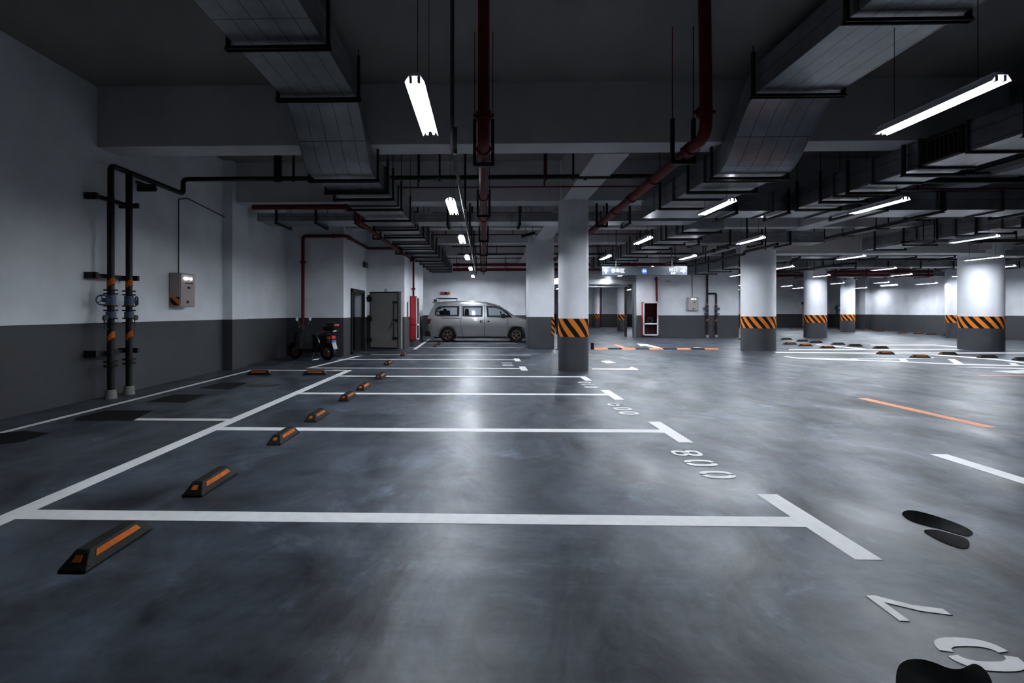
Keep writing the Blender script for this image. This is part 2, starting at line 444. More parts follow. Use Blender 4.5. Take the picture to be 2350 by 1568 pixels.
# concrete beams
def beam(x0, x1, y0, y1, z, label):
    struct('beam', MB().box(x0, x1, y0, y1, z, CEIL), M['beam'], label, 'beam')
beam(-6.12, 24, 7.45, 7.92, SOFFIT, 'deep white cross beam nearest the viewpoint')
beam(-6.12, 24, 11.3, 11.85, SOFFIT, 'white cross beam on the nearest pillar')
beam(-6.12, 24, 14.9, 15.3, SOFFIT, 'white cross beam over the scooter bay')
beam(-6.12, 9.4, 18.1, 18.6, SOFFIT, 'white cross beam on the square pillar')
beam(-4, 24, 22.2, 22.6, SOFFIT, 'cross beam above the parked van')
beam(1.83, 2.40, 7.92, 26.9, SOFFIT - 0.02, 'lengthwise beam on the nearest pillar')
beam(9.65, 10.25, 7.92, 26.5, SOFFIT - 0.02, 'lengthwise beam on the second round pillar')
beam(17.65, 18.25, 7.92, 45, SOFFIT - 0.02, 'lengthwise beam on the brightest pillar')
beam(24.8, 25.3, 15, 45, SOFFIT - 0.02, 'lengthwise beam on the far slender pillars')
beam(10.25, 17.65, 17.25, 17.9, 3.45, 'very deep dark beam between two thick round pillars')
beam(10.2, 25, 25.9, 26.3, SOFFIT, 'far cross beam on the second line of pillars')
beam(10.2, 30, 33.3, 33.8, SOFFIT, 'farthest cross beam in the hall')

# pillars
def round_pillar(x, y, r, label, hz=True, seam=0.0):
    n = 48
    mb = MB()
    mb.cyl((0, 0, 0), (0, 0, CEIL), r, r, n)
    o = thing('pillar', label, 'pillar', (x, y, 0)); o['kind'] = 'structure'
    s = build('shaft', mb, M['pillar'], o, local=True, smooth=True)
    cp = MB().box(-r * .95, r * .95, -r * .95, r * .95, SOFFIT - .42, SOFFIT)
    if seam >= 0: build('capital', cp, M['beam'], o, local=True, bevel=.03)
    b = MB(); rr = r + .006; k = 0
    b.v = [(rr * math.cos(2 * PI * i / n), rr * math.sin(2 * PI * i / n), z) for z in (.79, 1.215) for i in range(n)]
    off = seam
    for i in range(n):
        b.f.append((i, (i + 1) % n, n + (i + 1) % n, n + i))
        # arc length measured from the side facing away, so the sticker seam sits behind
        a0 = ((2 * PI * i / n - PI / 2 + off) % (2 * PI)) * r; a1 = a0 + 2 * PI / n * r
        b.uv[i] = [(a0, 0), (a1, 0), (a1, .425), (a0, .425)]
    for z, sgn in ((.79, 0), (1.215, 1)):
        pass
    build('hazard_band', b, M['hazard'], o, local=True, smooth=True)
    return o
round_pillar(2.125, 11.42, .352, 'white round pillar nearest the viewpoint with an orange and black band', seam=-1e-9)
round_pillar(9.95, 17.62, .56, 'thick white round pillar with orange band standing by the white floor hatching')
round_pillar(17.97, 17.75, .60, 'brightly lit thick round pillar at the end of the deep dark beam', seam=PI - .05)
round_pillar(17.9, 26.3, .52, 'round pillar in the second line behind the thick one')
round_pillar(25.03, 33.55, .41, 'slender round pillar farthest back by the side wall')
round_pillar(25.07, 26.0, .44, 'round pillar half hidden behind the brightly lit one')
round_pillar(10.08, 43.2, .30, 'pillar far beyond the shutter opening beside the red riser')
round_pillar(10.12, 35.3, .35, 'pillar inside the room beyond the shutter', seam=0.4)
o = thing('pillar', 'square white pillar between the van and the round pillar', 'pillar', (2.14, 18.35, 0)); o['kind'] = 'structure'
build('shaft', MB().box(-.48, .48, -.5, .5, 0, CEIL), two_tone('square_pillar_paint', DARK, WHITE, 1.19), o, local=True, bevel=.015)
gu = MB().box(.38, .487, -.508, -.503, .0 + .5, 1.17); gu.box(.483, .488, -.508, -.38, .5, 1.17)
for i in range(len(gu.f)):
    gu.uv[i] = [(gu.v[j][0] - gu.v[j][1], gu.v[j][2] * 1.0) for j in gu.f[i]]
build('corner_guard', gu, M['hazard_s'], o, local=True)

# ------------------------------------------------------------------ floor markings
zc_ = [0.0012]
def paint(name, poly, mat, label, cat='floor marking', group=None, px=False):
    if px: poly = [P(*p) for p in poly]
    zc_[0] += 0.00006
    o = build(name, MB().prism(poly, 0.0, zc_[0]), M[mat], fix=False)
    return tag(o, label, cat, group)
def rect(x0, x1, y0, y1): return [(x0, y0), (x1, y0), (x1, y1), (x0, y1)]
paint('boundary_line', rect(-3.23, -3.08, -1.5, 11.16), 'white_line', 'long white line running away along the rear ends of the near bays', 'line')
paint('boundary_line', rect(-5.49, -5.40, 0.5, 11.15), 'white_line', 'thin white line along the foot of the side wall', 'line')
paint('boundary_line', rect(-5.43, -3.1, 11.08, 11.17), 'white_line', 'white line closing the wall side bay behind its two wheel stops', 'line')
paint('boundary_line', rect(-4.62, -3.2, 5.93, 6.05), 'white_line', 'short white line between the dark patches and the long line', 'line')
bays = [(3.155, 'seven and eight'), (5.53, 'eight and nine'), (7.97, 'nine and ten'), (10.15, 'ten and the pillar')]
for y, nm in bays:
    poly = [(-3.1, y - .075), (2.04, y - .075), (2.04, y - .475), (2.19, y - .475), (2.19, y + .475), (2.04, y + .475), (2.04, y + .075), (-3.1, y + .075)]
    if y > 10: poly = [(-3.1, y - .075), (2.02, y - .075), (2.02, y - .57), (2.16, y - .57), (2.16, y + .075), (-3.1, y + .075)]
    paint('bay_line', poly, 'white_line', 'white T-shaped line between bays ' + nm, 'line')
g2 = [(11.62, 'first'), (13.75, 'second'), (15.3, 'third'), (18.5, 'fourth'), (21.3, 'fifth')]
for y, nm in g2:
    poly = [(-4.2, y - .06), (.88, y - .06), (.88, y - .42), (1.04, y - .42), (1.04, y + .42), (.88, y + .42), (.88, y + .06), (-4.2, y + .06)]
    if nm in ('third', 'fourth', 'fifth'): poly = rect(-3.6, 1.5, y - .05, y + .05)
    paint('bay_line', poly, 'white_line', nm + ' white bay line beyond the nearest pillar, towards the van', 'line')
paint('boundary_line', [(-4.32, 11.55), (-4.2, 11.55), (-3.82, 14.9), (-3.95, 14.9)], 'white_line', 'white line leading from the near bays past the scooter', 'line')
paint('boundary_line', [(-2.6, 17.5), (-2.47, 17.5), (-2.7, 24.5), (-2.83, 24.5)], 'white_line', 'white line along the wall between red cabinet and van', 'line')
paint('aisle_line', rect(4.27, 4.43, 1.2, 4.69), 'white_line', 'white lane dash in the aisle cut by the edge of the picture', 'line')
paint('aisle_line', rect(5.9, 6.06, 5.80, 7.72), 'orange_line', 'orange lane dash in the middle of the aisle', 'line')
paint('aisle_line', rect(10.6, 11.7, 10.45, 10.62), 'orange_line', 'thin orange line far across the aisle', 'line')
paint('aisle_line', [(1450, 842), (1466, 848), (1462, 850), (1358, 848), (1358, 846), (1440, 846)], 'white_line', 'faint white line end just past the nearest pillar', 'line', px=True)
paint('aisle_mark', [(1378, 829), (1398, 828), (1414, 833), (1392, 834)], 'white_line', 'small pale mark on the floor beyond the nearest pillar', 'mark', px=True)
paint('aisle_mark', [(1462, 789), (1485, 790), (1518, 798), (1505, 799), (1480, 794), (1470, 795)], 'white_line', 'white arrow head painted before the speed bump', 'arrow', px=True)
paint('aisle_mark', [(1598, 797), (1640, 802), (1632, 803), (1590, 798)], 'white_line', 'thin white streak painted past the speed bump', 'mark', px=True)
paint('aisle_mark', [(1415, 791), (1436, 797), (1426, 798), (1406, 792)], 'orange_line', 'orange streak running into the speed bump', 'mark', px=True)
ox, oy, sx = 1780, 760, 4.123
def q(*pts): return [(ox + a / sx, oy + b / sx) for a, b in pts]
paint('hatch_line', q((90, 238), (200, 252), (700, 270), (1200, 287), (1700, 309), (2400, 326), (2400, 336), (1700, 319), (1200, 295), (700, 281), (200, 261), (75, 244)), 'white_line', 'long white line in front of the hatching by the thick pillar', 'line', px=True)
paint('hatch_line', q((200, 251), (700, 261), (1200, 258), (1500, 250), (1500, 257), (1200, 266), (700, 269), (200, 259)), 'white_line', 'white line behind the hatching by the thick pillar', 'line', px=True)
for k, t in enumerate([((708, 258), (765, 258), (790, 280), (725, 280)), ((1165, 262), (1225, 260), (1262, 294), (1190, 294)), ((1625, 266), (1695, 266), (1785, 314), (1700, 314)), ((2205, 304), (2265, 304), (2330, 332), (2250, 332))]):
    paint('hatch_bar', q(*t), 'white_line', ['first', 'second', 'third', 'fourth'][k] + ' white cross bar of the floor hatching, counted from the thick pillar', 'line', px=True)
paint('hatch_line', q((1400, 222), (1520, 222), (2100, 262), (2400, 300), (2400, 312), (2080, 275)), 'white_line', 'curving white line sweeping behind the hatching', 'line', px=True)
paint('bay_line', q((0, 197), (980, 206), (1200, 204), (2400, 203), (2400, 213), (1200, 213), (980, 216), (0, 207)), 'white_line', 'white line passing in front of the thick pillars', 'line', px=True)
paint('bay_line', q((125, 172), (1800, 170), (1800, 178), (125, 180)), 'white_line', 'far white line between the rows of wheel stops', 'line', px=True)
paint('bay_line', q((400, 126), (860, 168), (830, 174), (370, 130)), 'white_line', 'slanting white line between the two wheel stop rows', 'line', px=True)
paint('bay_line', q((900, 130), (1500, 128), (1910, 162), (1905, 170), (1490, 137), (900, 138)), 'white_line', 'far white line bending towards the brightest pillar', 'line', px=True)
paint('aisle_line', q((1700, 338), (2400, 350), (2400, 362), (2000, 352)), 'white_line', 'thin white wedge line at the aisle edge', 'line', px=True)
paint('aisle_line', q((2040, 378), (2260, 374), (2400, 362), (2400, 402), (2300, 404), (2150, 390)), 'white_line', 'broad white wedge at the aisle edge', 'line', px=True)

# stencilled bay numbers (read from the aisle, tops pointing to the wall)
def ell(cx_, cy_, rx, ry, a0, a1, n=14, p=2.0):
    out = []
    for i in range(n + 1):
        t = math.radians(a0 + (a1 - a0) * i / n)
        c, s = math.cos(t), math.sin(t)
        out.append((cx_ + rx * math.copysign(abs(c) ** (2 / p), c), cy_ + ry * math.copysign(abs(s) ** (2 / p), s)))
    return out
def arc(cx_, cy_, rx, ry, w_, wy, a0, a1, p=2.6):
    return ell(cx_, cy_, rx, ry, a0, a1, p=p) + ell(cx_, cy_, rx - w_, ry - wy, a1, a0, p=p)
def glyph(ch):        # polygons in a 1 x 1 cell, y up
    if ch == '0': return [arc(.5, .5, .5, .5, .27, .17, -84, 84), arc(.5, .5, .5, .5, .27, .17, 96, 264)]
    if ch == '8': return [arc(.5, .74, .45, .26, .22, .12, -85, 265), arc(.5, .26, .5, .27, .24, .13, -265, 85)]
    if ch == '9': return [arc(.5, .68, .5, .32, .25, .14, -170, 178), [(1, .66), (.80, .66), (.72, .25), (.42, .0), (.18, .0), (.30, .11), (.55, .14)][::1], ]
    if ch == '7': return [[(0, 1), (1, 1), (1, .84), (.62, .42), (.48, 0), (.24, 0), (.38, .42), (.72, .84), (0, .84)]]
    return [[(.38, 0), (.64, 0), (.64, 1), (.5, 1), (.2, .84), (.2, .72), (.38, .78)]]
def number(txt, ys, x0, x1, wd, label):
    zc_[0] += .00006
    o = thing('bay_number', label, 'number', ((x0 + x1) / 2, sum(ys) / len(ys), 0))
    for ch, y in zip(txt, ys):
        mb = MB()
        for poly in glyph(ch):
            # glyph right = away (+Y), glyph up = towards the wall (-X)
            mb.prism([(x1 - b * (x1 - x0), y - wd / 2 + a * wd) for a, b in poly], 0, zc_[0])
        build('digit', mb, M['white_line'], o, fix=True)
number('007', (1.64, 1.95, 2.245), 1.83, 2.10, .19, 'white stencilled digits ending in a seven, nearest the viewpoint')
number('008', (4.055, 4.365, 4.665), 1.815, 2.095, .185, 'white stencilled digits ending in an eight')
number('009', (6.50, 6.79, 7.09), 1.82, 2.09, .185, 'white stencilled digits ending in a nine')
number('010', (8.75, 9.03, 9.32), 1.82, 2.08, .185, 'white stencilled digits zero one zero in front of the nearest pillar')
number('011', (12.3, 12.6, 12.9), .48, .76, .185, 'white stencilled digits ending in a double one beyond the nearest pillar')

# puddles and patches
def zq(o, s, pts): return [(o[0] + a / s, o[1] + b / s) for a, b in pts]
def smoothpoly(pts, it=2):
    for _ in range(it):
        q_ = []
        for i in range(len(pts)):
            a, b = pts[i], pts[(i + 1) % len(pts)]
            q_ += [(a[0] * .75 + b[0] * .25, a[1] * .75 + b[1] * .25), (a[0] * .25 + b[0] * .75, a[1] * .25 + b[1] * .75)]
        pts = q_
    return pts
z5 = ((1200, 800), 2.0417)
paint('puddle', smoothpoly([P(*p) for p in zq(*z5, [(1770, 775), (1800, 757), (1870, 768), (1970, 798), (2060, 832), (2118, 866), (2090, 884), (2040, 872), (1960, 847), (1870, 828), (1800, 802)])]), 'puddle', 'larger dark liquid puddle in the aisle beside a smaller one', 'puddle')
paint('puddle', smoothpoly([P(*p) for p in zq(*z5, [(1865, 855), (1920, 848), (2000, 868), (2085, 893), (2097, 925), (2075, 944), (2010, 928), (1930, 893)])]), 'puddle2', 'smaller half-dried puddle touching the larger dark one', 'puddle')
paint('puddle', smoothpoly([P(*p) for p in zq(*z5, [(1745, 1610), (1750, 1500), (1790, 1464), (1850, 1457), (1920, 1472), (2000, 1507), (2060, 1507), (2110, 1477), (2155, 1497), (2195, 1550), (2210, 1620)])]), 'puddle', 'dark puddle below the stencilled seven at the picture edge', 'puddle')
for k, pts in enumerate([[(460, 545), (640, 503), (915, 503), (800, 562), (450, 562)], [(880, 450), (1040, 407), (1235, 408), (1110, 455)], [(1190, 370), (1330, 335), (1480, 338), (1380, 376)], [(0, 640), (150, 625), (300, 640), (130, 690), (0, 705)]]):
    paint('floor_patch', [P(*p) for p in zq((0, 750), 2.611, pts)], 'patch', ['largest black patch beside the wall line, before the short white line', 'second black patch along the wall line', 'black patch along the wall line nearest the pier', 'black patch at the picture edge by the wall line'][k], 'floor patch')
def blob(cx_, cy_, rx, ry): return [(cx_ + rx * math.cos(t * PI / 10) * (1 + .12 * math.sin(t * 1.7)), cy_ + ry * math.sin(t * PI / 10)) for t in range(20)]
paint('floor_stain', blob(*P(606, 884), .28, .22), 'stain', 'dark round damp spot in the wall side bay', 'stain')
paint('floor_stain', blob(*P(792, 839), .36, .3), 'stain', 'dark damp spot near the scooter', 'stain')
paint('floor_stain', blob(*P(1190, 821), .3, .3), 'stain', 'dark damp spot before the square pillar', 'stain')

# ------------------------------------------------------------------ wheel stops
def make_stop():
    root = thing('wheel_stop', '', 'wheel stop')
    L_, Wd, Hh = .256, .076, .09
    body = MB()
    ring = lambda x, k, z: [(x, -Wd * k, 0), (x, -Wd * .52 * k, z), (x, Wd * .52 * k, z), (x, Wd * k, 0)]
    body.add([(-L_, -Wd, 0), (L_, -Wd, 0), (L_, Wd, 0), (-L_, Wd, 0), (-L_, -Wd, .012), (L_, -Wd, .012), (L_, Wd, .012), (-L_, Wd, .012),
              (-L_ + .075, -Wd * .5, Hh), (L_ - .075, -Wd * .5, Hh), (L_ - .075, Wd * .5, Hh), (-L_ + .075, Wd * .5, Hh)],
             [(3, 2, 1, 0), (0, 1, 5, 4), (1, 2, 6, 5), (2, 3, 7, 6), (3, 0, 4, 7), (4, 5, 9, 8), (5, 6, 10, 9), (6, 7, 11, 10), (7, 4, 8, 11), (8, 9, 10, 11)])
    build('body', body, M['rubber'], root, local=True, bevel=.008)
    def on(face, u0, u1, v0, v1, e=.003):
        a, b, c, d = [Vector(body.v[i]) for i in face]
        n = (b - a).cross(d - a).normalized() * e
        f = lambda u, v: (a * (1 - u) + b * u) * (1 - v) + (d * (1 - u) + c * u) * v
        return MB().add([f(u0, v0) - n * .6, f(u1, v0) - n * .6, f(u1, v1) - n * .6, f(u0, v1) - n * .6, f(u0, v0) + n, f(u1, v0) + n, f(u1, v1) + n, f(u0, v1) + n],
                        [(3, 2, 1, 0), (4, 5, 6, 7), (0, 1, 5, 4), (1, 2, 6, 5), (2, 3, 7, 6), (3, 0, 4, 7)])
    build('reflector_strip', on((4, 5, 9, 8), .12, .88, .45, .82), M['reflector'], root, local=True)
    build('end_reflector', on((7, 4, 8, 11), .32, .68, .38, .72), M['reflector'], root, local=True)
    build('end_reflector', on((5, 6, 10, 9), .32, .68, .38, .72), M['reflector'], root, local=True)
    return root
stop0 = make_stop(); _used = [False]
def stop(x, y, rz, label, group, s=1.0):
    o = stop0 if not _used[0] else copy_tree(stop0)
    _used[0] = True
    o.location = (x, y, .001); o.rotation_euler = (0, 0, rz); o['label'] = label; o['group'] = group
    if s != 1: o.scale = (s, s, s)
gA = 'wheel stops in the near numbered bays'
for y, t in ((2.70, 'far one in bay seven'), (3.73, 'near one in bay eight'), (5.1, 'far one in bay eight'), (6.12, 'near one in bay nine'), (7.52, 'far one in bay nine'), (8.52, 'near one in bay ten'), (9.92, 'far one in bay ten')):
    stop(-2.145, y, PI / 2, 'black wheel stop with orange reflectors, ' + t, gA)
for x, y, t in ((-2.5, 12.5, 'first wheel stop past bay ten, towards the van'), (-2.53, 15.1, 'wheel stop in line with the steel door leaf'), (-1.93, 18.9, 'wheel stop just before the van, nearer of two'), (-1.9, 20.2, 'wheel stop by the rear wheel of the van')):
    stop(x, y, PI / 2, t, 'wheel stops in the bays by the van')
stop(-4.9, 10.38, 0, 'wheel stop in the wall side bay, the one closer to the wall', 'wheel stops of the wall side bay')
stop(-3.67, 10.38, 0, 'wheel stop in the wall side bay, next to the long white line', 'wheel stops of the wall side bay')
ordn = ['first', 'second', 'third', 'fourth', 'fifth', 'sixth', 'seventh', 'eighth', 'ninth', 'tenth', 'eleventh', 'twelfth']
og = sorted([(13.03, 14.62), (13.05, 15.87), (13.05, 18.5), (12.92, 19.57), (13.0, 20.65), (12.85, 23.98)], key=lambda p: p[1])
for k, (x, y) in enumerate(og):
    stop(x, y, 0, ordn[k] + ' closest of the wheel stops showing an orange strip beyond the hatching', 'wheel stops facing the viewpoint')
bk = sorted([(14.96, 24.03), (14.83, 22.65), (14.87, 21.8), (14.9, 20.5), (14.83, 19.5), (14.9, 18.33), (14.89, 15.72), (15.0, 14.62), (15.25, 13.9)], key=lambda p: p[1])
for k, (x, y) in enumerate(bk):
    stop(x, y, PI, ordn[k] + ' closest of the wheel stops turned black side out beyond the hatching', 'wheel stops turned away')
fw = sorted([(27.3, 28.7), (27.2, 29.8), (27.25, 30.7), (27.3, 31.9), (28.3, 34.9), (28.9, 36.0), (29.0, 37.0), (27.3, 37.2), (25.2, 39.5)], key=lambda p: p[1])
for k, (x, y) in enumerate(fw):
    stop(min(x, rw(y) - .5), y, -.2, ordn[k] + ' closest of the wheel stops along the far side wall', 'wheel stops by the far side wall')

# speed bump: orange and black segments
bump = thing('speed_bump', 'orange and black rubber speed bump across the lane past the nearest pillar', 'speed bump', (6.3, 17.75, 0))
for i in range(9):
    x0 = -2.25 + i * .5
    m_ = MB().add([(x0, -.16, 0), (x0 + .5, -.16, 0), (x0 + .5, .16, 0), (x0, .16, 0), (x0, -.07, .05), (x0 + .5, -.07, .05), (x0 + .5, .07, .05), (x0, .07, .05)],
                  [(0, 3, 2, 1), (4, 5, 6, 7), (0, 1, 5, 4), (1, 2, 6, 5), (2, 3, 7, 6), (3, 0, 4, 7)])
    build('segment', m_, M['orange_line'] if i % 2 == 0 else M['rubber'], bump, local=True)
b_ = MB().box(3.95, 4.05, 17.7, 17.8, 0, .24); b_.cyl((4, 17.69, .19), (4, 17.65, .19), .03); b_.cyl((4, 17.69, .1), (4, 17.65, .1), .03)
tag(build('wheel_guard_post', b_, M['trim'], bevel=.008), 'small black post at the pillar end of the speed bump', 'post')
bp_ = thing('barrier_post', 'thin dark barrier pole standing between the two pillars', 'barrier', (2.72, 17.6, 0))
build('pole', MB().cyl((0, 0, 0), (0, 0, 1.1), .022), M['trim'], bp_, local=True)
build('boom', MB().cyl((0, 0, .55), (0, 0, 1.15), .065, .06, 12).cyl((0, 0, 1.15), (0, 0, 1.72), .06, .015, 12), M['trim'], bp_, local=True, smooth=True)
build('base_plate', MB().cyl((0, 0, 0), (0, 0, .02), .1, .1, 16), M['trim'], bp_, local=True)

# ------------------------------------------------------------------ fluorescent lamps
def make_lamp():
    r = thing('batten_lamp', '', 'lamp')
    L_ = .61
    h = MB()
    # folded white tray: spine on top and two angled reflector wings
    prof = [(-.083, 0), (-.050, .058), (.050, .058), (.083, 0), (.080, 0), (.047, .050), (-.047, .050), (-.080, 0)]
    h.loft([[(x, y, z) for x, z in prof] for y in (-L_, L_)], cap=False)
    h.f.append(tuple(range(0, 4)) + tuple(range(4, 8)))
    h.f.append(tuple(range(15, 7, -1)))
    h.box(-.035, .035, -L_ + .02, L_ - .02, .058, .085)
    build('housing', h, M['housing'], r, local=True, fix=True)
    for sx_ in (-1, 1):
        build('tube', MB().cyl((sx_ * .034, -L_ + .04, .02), (sx_ * .034, L_ - .04, .02), .0135, n=8), M['tube'], r, local=True, smooth=True)
        for sy in (-1, 1):
            build('socket', MB().box(sx_ * .034 - .012, sx_ * .034 + .012, sy * (L_ - .02) - .014, sy * (L_ - .02) + .014, .002, .05), M['socket'], r, local=True)
    for sy in (-1, 1):
        build('wire', MB().cyl((0, sy * .42, 0), (0, sy * .42, 1), .004, n=6), M['wire'], r, local=True)
    return r
OVER = [(-9, 25, a, b, SOFFIT) for a, b in ((7.45, 7.92), (11.3, 11.85), (14.9, 15.3), (18.1, 18.6), (22.2, 22.6))] + \
       [(3.66, 4.74, -5, 6.5, 4.31), (3.66, 4.74, 6.5, 10.4, 3.53), (6.62, 7.4, 1, 10.4, 3.56), (3.6, 20, 10.42, 11.2, 3.54), (-1.75, 5.3, 11.95, 12.55, 3.62),
        (6.3, 10.9, 15.6, 16.3, 3.6), (12.1, 24, 19.3, 20.1, 3.58), (12.1, 24, 21.2, 21.5, 3.59), (12.3, 26, 23.0, 23.8, 3.5), (15, 28, 29, 29.8, 3.5), (17.65, 18.25, 8, 45, 3.96), (24.8, 25.3, 15, 45, 3.96), (10.2, 30, 33.3, 33.8, SOFFIT)]
lamp0 = make_lamp(); _l = [False]
def lamp(x, y, label, group, z=3.26):
    o = lamp0 if not _l[0] else copy_tree(lamp0); _l[0] = True
    o.location = (x, y + .6, z); o['label'] = label; o['group'] = group
    k = 0
    for c in o.children:
        if c.name.startswith('wire'):
            # each wire reaches the duct, beam or ceiling above it
            wy = y + .6 + (-.42, .42)[k]; k += 1
            top = CEIL
            for x0, x1, y0, y1, zb in OVER:
                if x0 - .01 < x < x1 + .01 and y0 - .01 < wy < y1 + .01: top = min(top, zb)
            c.location = (0, 0, .085); c.scale = (1, 1, top - z - .085)
rows = [(-.57, (3.95, 8.15, 12.1, 16.25, 20.6, 25.1), 'the row over the near bays leading to the van'),
        (4.25, (4.04, 8.3, 12.35, 16.3, 20.3, 25.3), 'the row along the near side of the aisle'),
        (7.12, (8.26, 12.4, 16.35, 20.4, 24.3), 'the row along the far side of the aisle'),
        (12.85, (12.3, 16.5, 20.25, 22.6), 'the row over the floor hatching'),
        (17.8, (12.6, 16.9, 21.1, 25.0), 'the row running past the brightest pillar')]
for x, ys, nm in rows:
    for k, y in enumerate(ys):
        xx, yy, zz = {(12.85, 22.6): (12.0, 22.4, 3.1), (17.8, 16.9): (16.55, 15.7, 3.13), (17.8, 25.0): (17.0, 24.0, 3.18), (17.8, 21.1): (17.0, 20.2, 3.18), (17.8, 12.6): (17.0, 12.2, 3.2)}.get((x, y), (x, y, 3.26))
        lamp(xx, yy, 'lit twin tube lamp, %s in %s' % (ordn[k], nm), 'hanging tube lamps of ' + nm, zz)
far = [(21.4, 24.5, 3.26), (21.8, 20.2, 3.26), (23.85, 23.8, 3.165), (25.6, 30.9, 3.26), (24.3, 26.3, 2.92), (26.2, 31.0, 3.08), (23.4, 31.7, 3.26), (28.6, 36.5, 3.2), (24.8, 37.9, 3.26), (22.0, 34.8, 3.26)]
for k, (x, y, z) in enumerate(sorted(far, key=lambda p: p[1])):
    lamp(x, y, 'small distant lit tube lamp, %s closest of those behind the brightest pillar' % ordn[k], 'distant tube lamps at the far side', z)
for k, (x, y) in enumerate([(8.2, 31.4), (12.3, 40.5), (6.0, 38.5), (11.8, 31.0)]):
    lamp(x, y, 'lit tube lamp in the room beyond the shutter, %s of its four' % ordn[k], 'tube lamps beyond the shutter')
for k, (x, y) in enumerate([(18.2, 33.5), (17.5, 40.0), (21.5, 41.0)]):
    lamp(x, y, 'lit tube lamp near the far back wall, %s of its three' % ordn[k], 'tube lamps near the back wall')

# ------------------------------------------------------------------ air ducts
def duct_mesh(path, wd, ht, axis='y'):
    """path: list of (s, z_bottom) along the run; rectangular section, UV in metres"""
    mb = MB(); per = [wd, ht, wd, ht]
    a, b = wd
    rings = []
    for s, z in path:
        if axis == 'y': rings.append([(a, s, z), (b, s, z), (b, s, z + ht), (a, s, z + ht)])
        else: rings.append([(s, a, z), (s, b, z), (s, b, z + ht), (s, a, z + ht)])
    W_ = b - a; us = [0, W_, W_ + ht, 2 * W_ + ht, 2 * W_ + 2 * ht]
    L = 0
    for i in range(len(rings) - 1):
        l2 = L + math.hypot(path[i + 1][0] - path[i][0], path[i + 1][1] - path[i][1])
        for k in range(4):
            n = len(mb.v)
            k2 = (k + 1) % 4
            mb.v += [rings[i][k], rings[i][k2], rings[i + 1][k2], rings[i + 1][k]]
            mb.uv[len(mb.f)] = [(us[k], L), (us[k + 1], L), (us[k + 1], l2), (us[k], l2)]
            mb.f.append((n, n + 1, n + 2, n + 3) if axis == 'x' else (n + 3, n + 2, n + 1, n))
            if axis != 'x': mb.uv[len(mb.f) - 1] = mb.uv[len(mb.f) - 1][::-1]
        L = l2
    for rg in (rings[0], rings[-1]):
        n = len(mb.v); mb.v += rg; mb.uv[len(mb.f)] = [(0.1, .1)] * 4; mb.f.append((n, n + 1, n + 2, n + 3))
    return mb
def flange_mesh(s, z, wd, ht, axis, e=.03, t=.03):
    a, b = wd
    mb = MB()
    def bx(p0, p1, q0, q1):
        if axis == 'y': mb.box(p0, p1, s - t / 2, s + t / 2, q0, q1)
        else: mb.box(s - t / 2, s + t / 2, p0, p1, q0, q1)
    bx(a - e, b + e, z - e, z); bx(a - e, b + e, z + ht, z + ht + e); bx(a - e, a, z, z + ht); bx(b, b + e, z, z + ht)
    return mb
def hanger_mesh(s, z, wd, ht, axis, over=.08, t=.045, top=CEIL):
    """black steel trapeze: a channel under the duct on two angle irons going up"""
    a, b = wd
    a -= over; b += over
    mb = MB()
    def bx(p0, p1, q0, q1, w0=-t / 2, w1=t / 2):
        if axis == 'y': mb.box(p0, p1, s + w0, s + w1, q0, q1)
        else: mb.box(s + w0, s + w1, p0, p1, q0, q1)
    bx(a, b, z - .032 - t, z - .032); bx(a, b, z - .032 - t, z - .032 - t + .012, -t * .9, t * .9)
    bx(a + .01, a + .045, z - .032, min(top, z + ht + .15)); bx(b - .045, b - .01, z - .032, min(top, z + ht + .15))
    mb2 = MB(); 
    for p in (a + .028, b - .028):
        if axis == 'y': mb.cyl((p, s, z + ht + .1), (p, s, top), .007, n=6)
        else: mb.cyl((s, p, z + ht + .1), (s, p, top), .007, n=6)
    return mb
def duct(label, path, wd, ht, hangers, axis='y', flanges=(), zf=None, tops=None, group=None):
    mid = (wd[0] + wd[1]) / 2
    loc = (mid, path[0][0], path[0][1]) if axis == 'y' else (path[0][0], mid, path[0][1])
    r = thing('air_duct', label, 'duct', loc, group='galvanised air ducts under the ceiling')
    build('duct_body', duct_mesh(path, wd, ht, axis), M['duct'], r, fix=True)
    def zat(s):
        for (s0, z0), (s1, z1) in zip(path, path[1:]):
            if s0 <= s <= s1: return z0 + (z1 - z0) * (s - s0) / (s1 - s0)
        return path[-1][1]
    for s in flanges: build('flange', flange_mesh(s, zat(s), wd, ht, axis), M['gpipe'], r)
    for s in hangers:
        ins = any((axis == 'y' and y0 - .05 < s < y1 + .05) for y0, y1 in ((7.45, 7.92), (11.3, 11.85), (14.9, 15.3), (18.1, 18.6), (22.2, 22.6)))
        top = SOFFIT if ins else CEIL
        if axis == 'x' and 11.2 < wd[1] + .08 < 11.95: top = SOFFIT
        build('hanger', hanger_mesh(s, zat(s), wd, ht, axis, top=top), M['steel'], r)
    return r
def sbend(y0, y1, z0, z1, n=12):
    return [(y0 + (y1 - y0) * i / n, z0 + (z1 - z0) * (.5 - .5 * math.cos(PI * i / n))) for i in range(n + 1)]
fr = lambda a, b, st: [a + st * i for i in range(int((b - a) / st) + 1)]
duct('galvanised duct dropping in an S-bend above the near bays and running on towards the van',
     [(-5, 4.31)] + sbend(6.5, 7.55, 4.31, 3.53) + [(26.4, 3.53)], (-2.75, -1.75), .38,
     [2.4, 3.9, 5.2, 6.48, 7.66, 8.45, 8.95, 9.85] + fr(11.05, 26, 1.25), flanges=[8.45, 9.7] + fr(12.2, 26, 1.25))
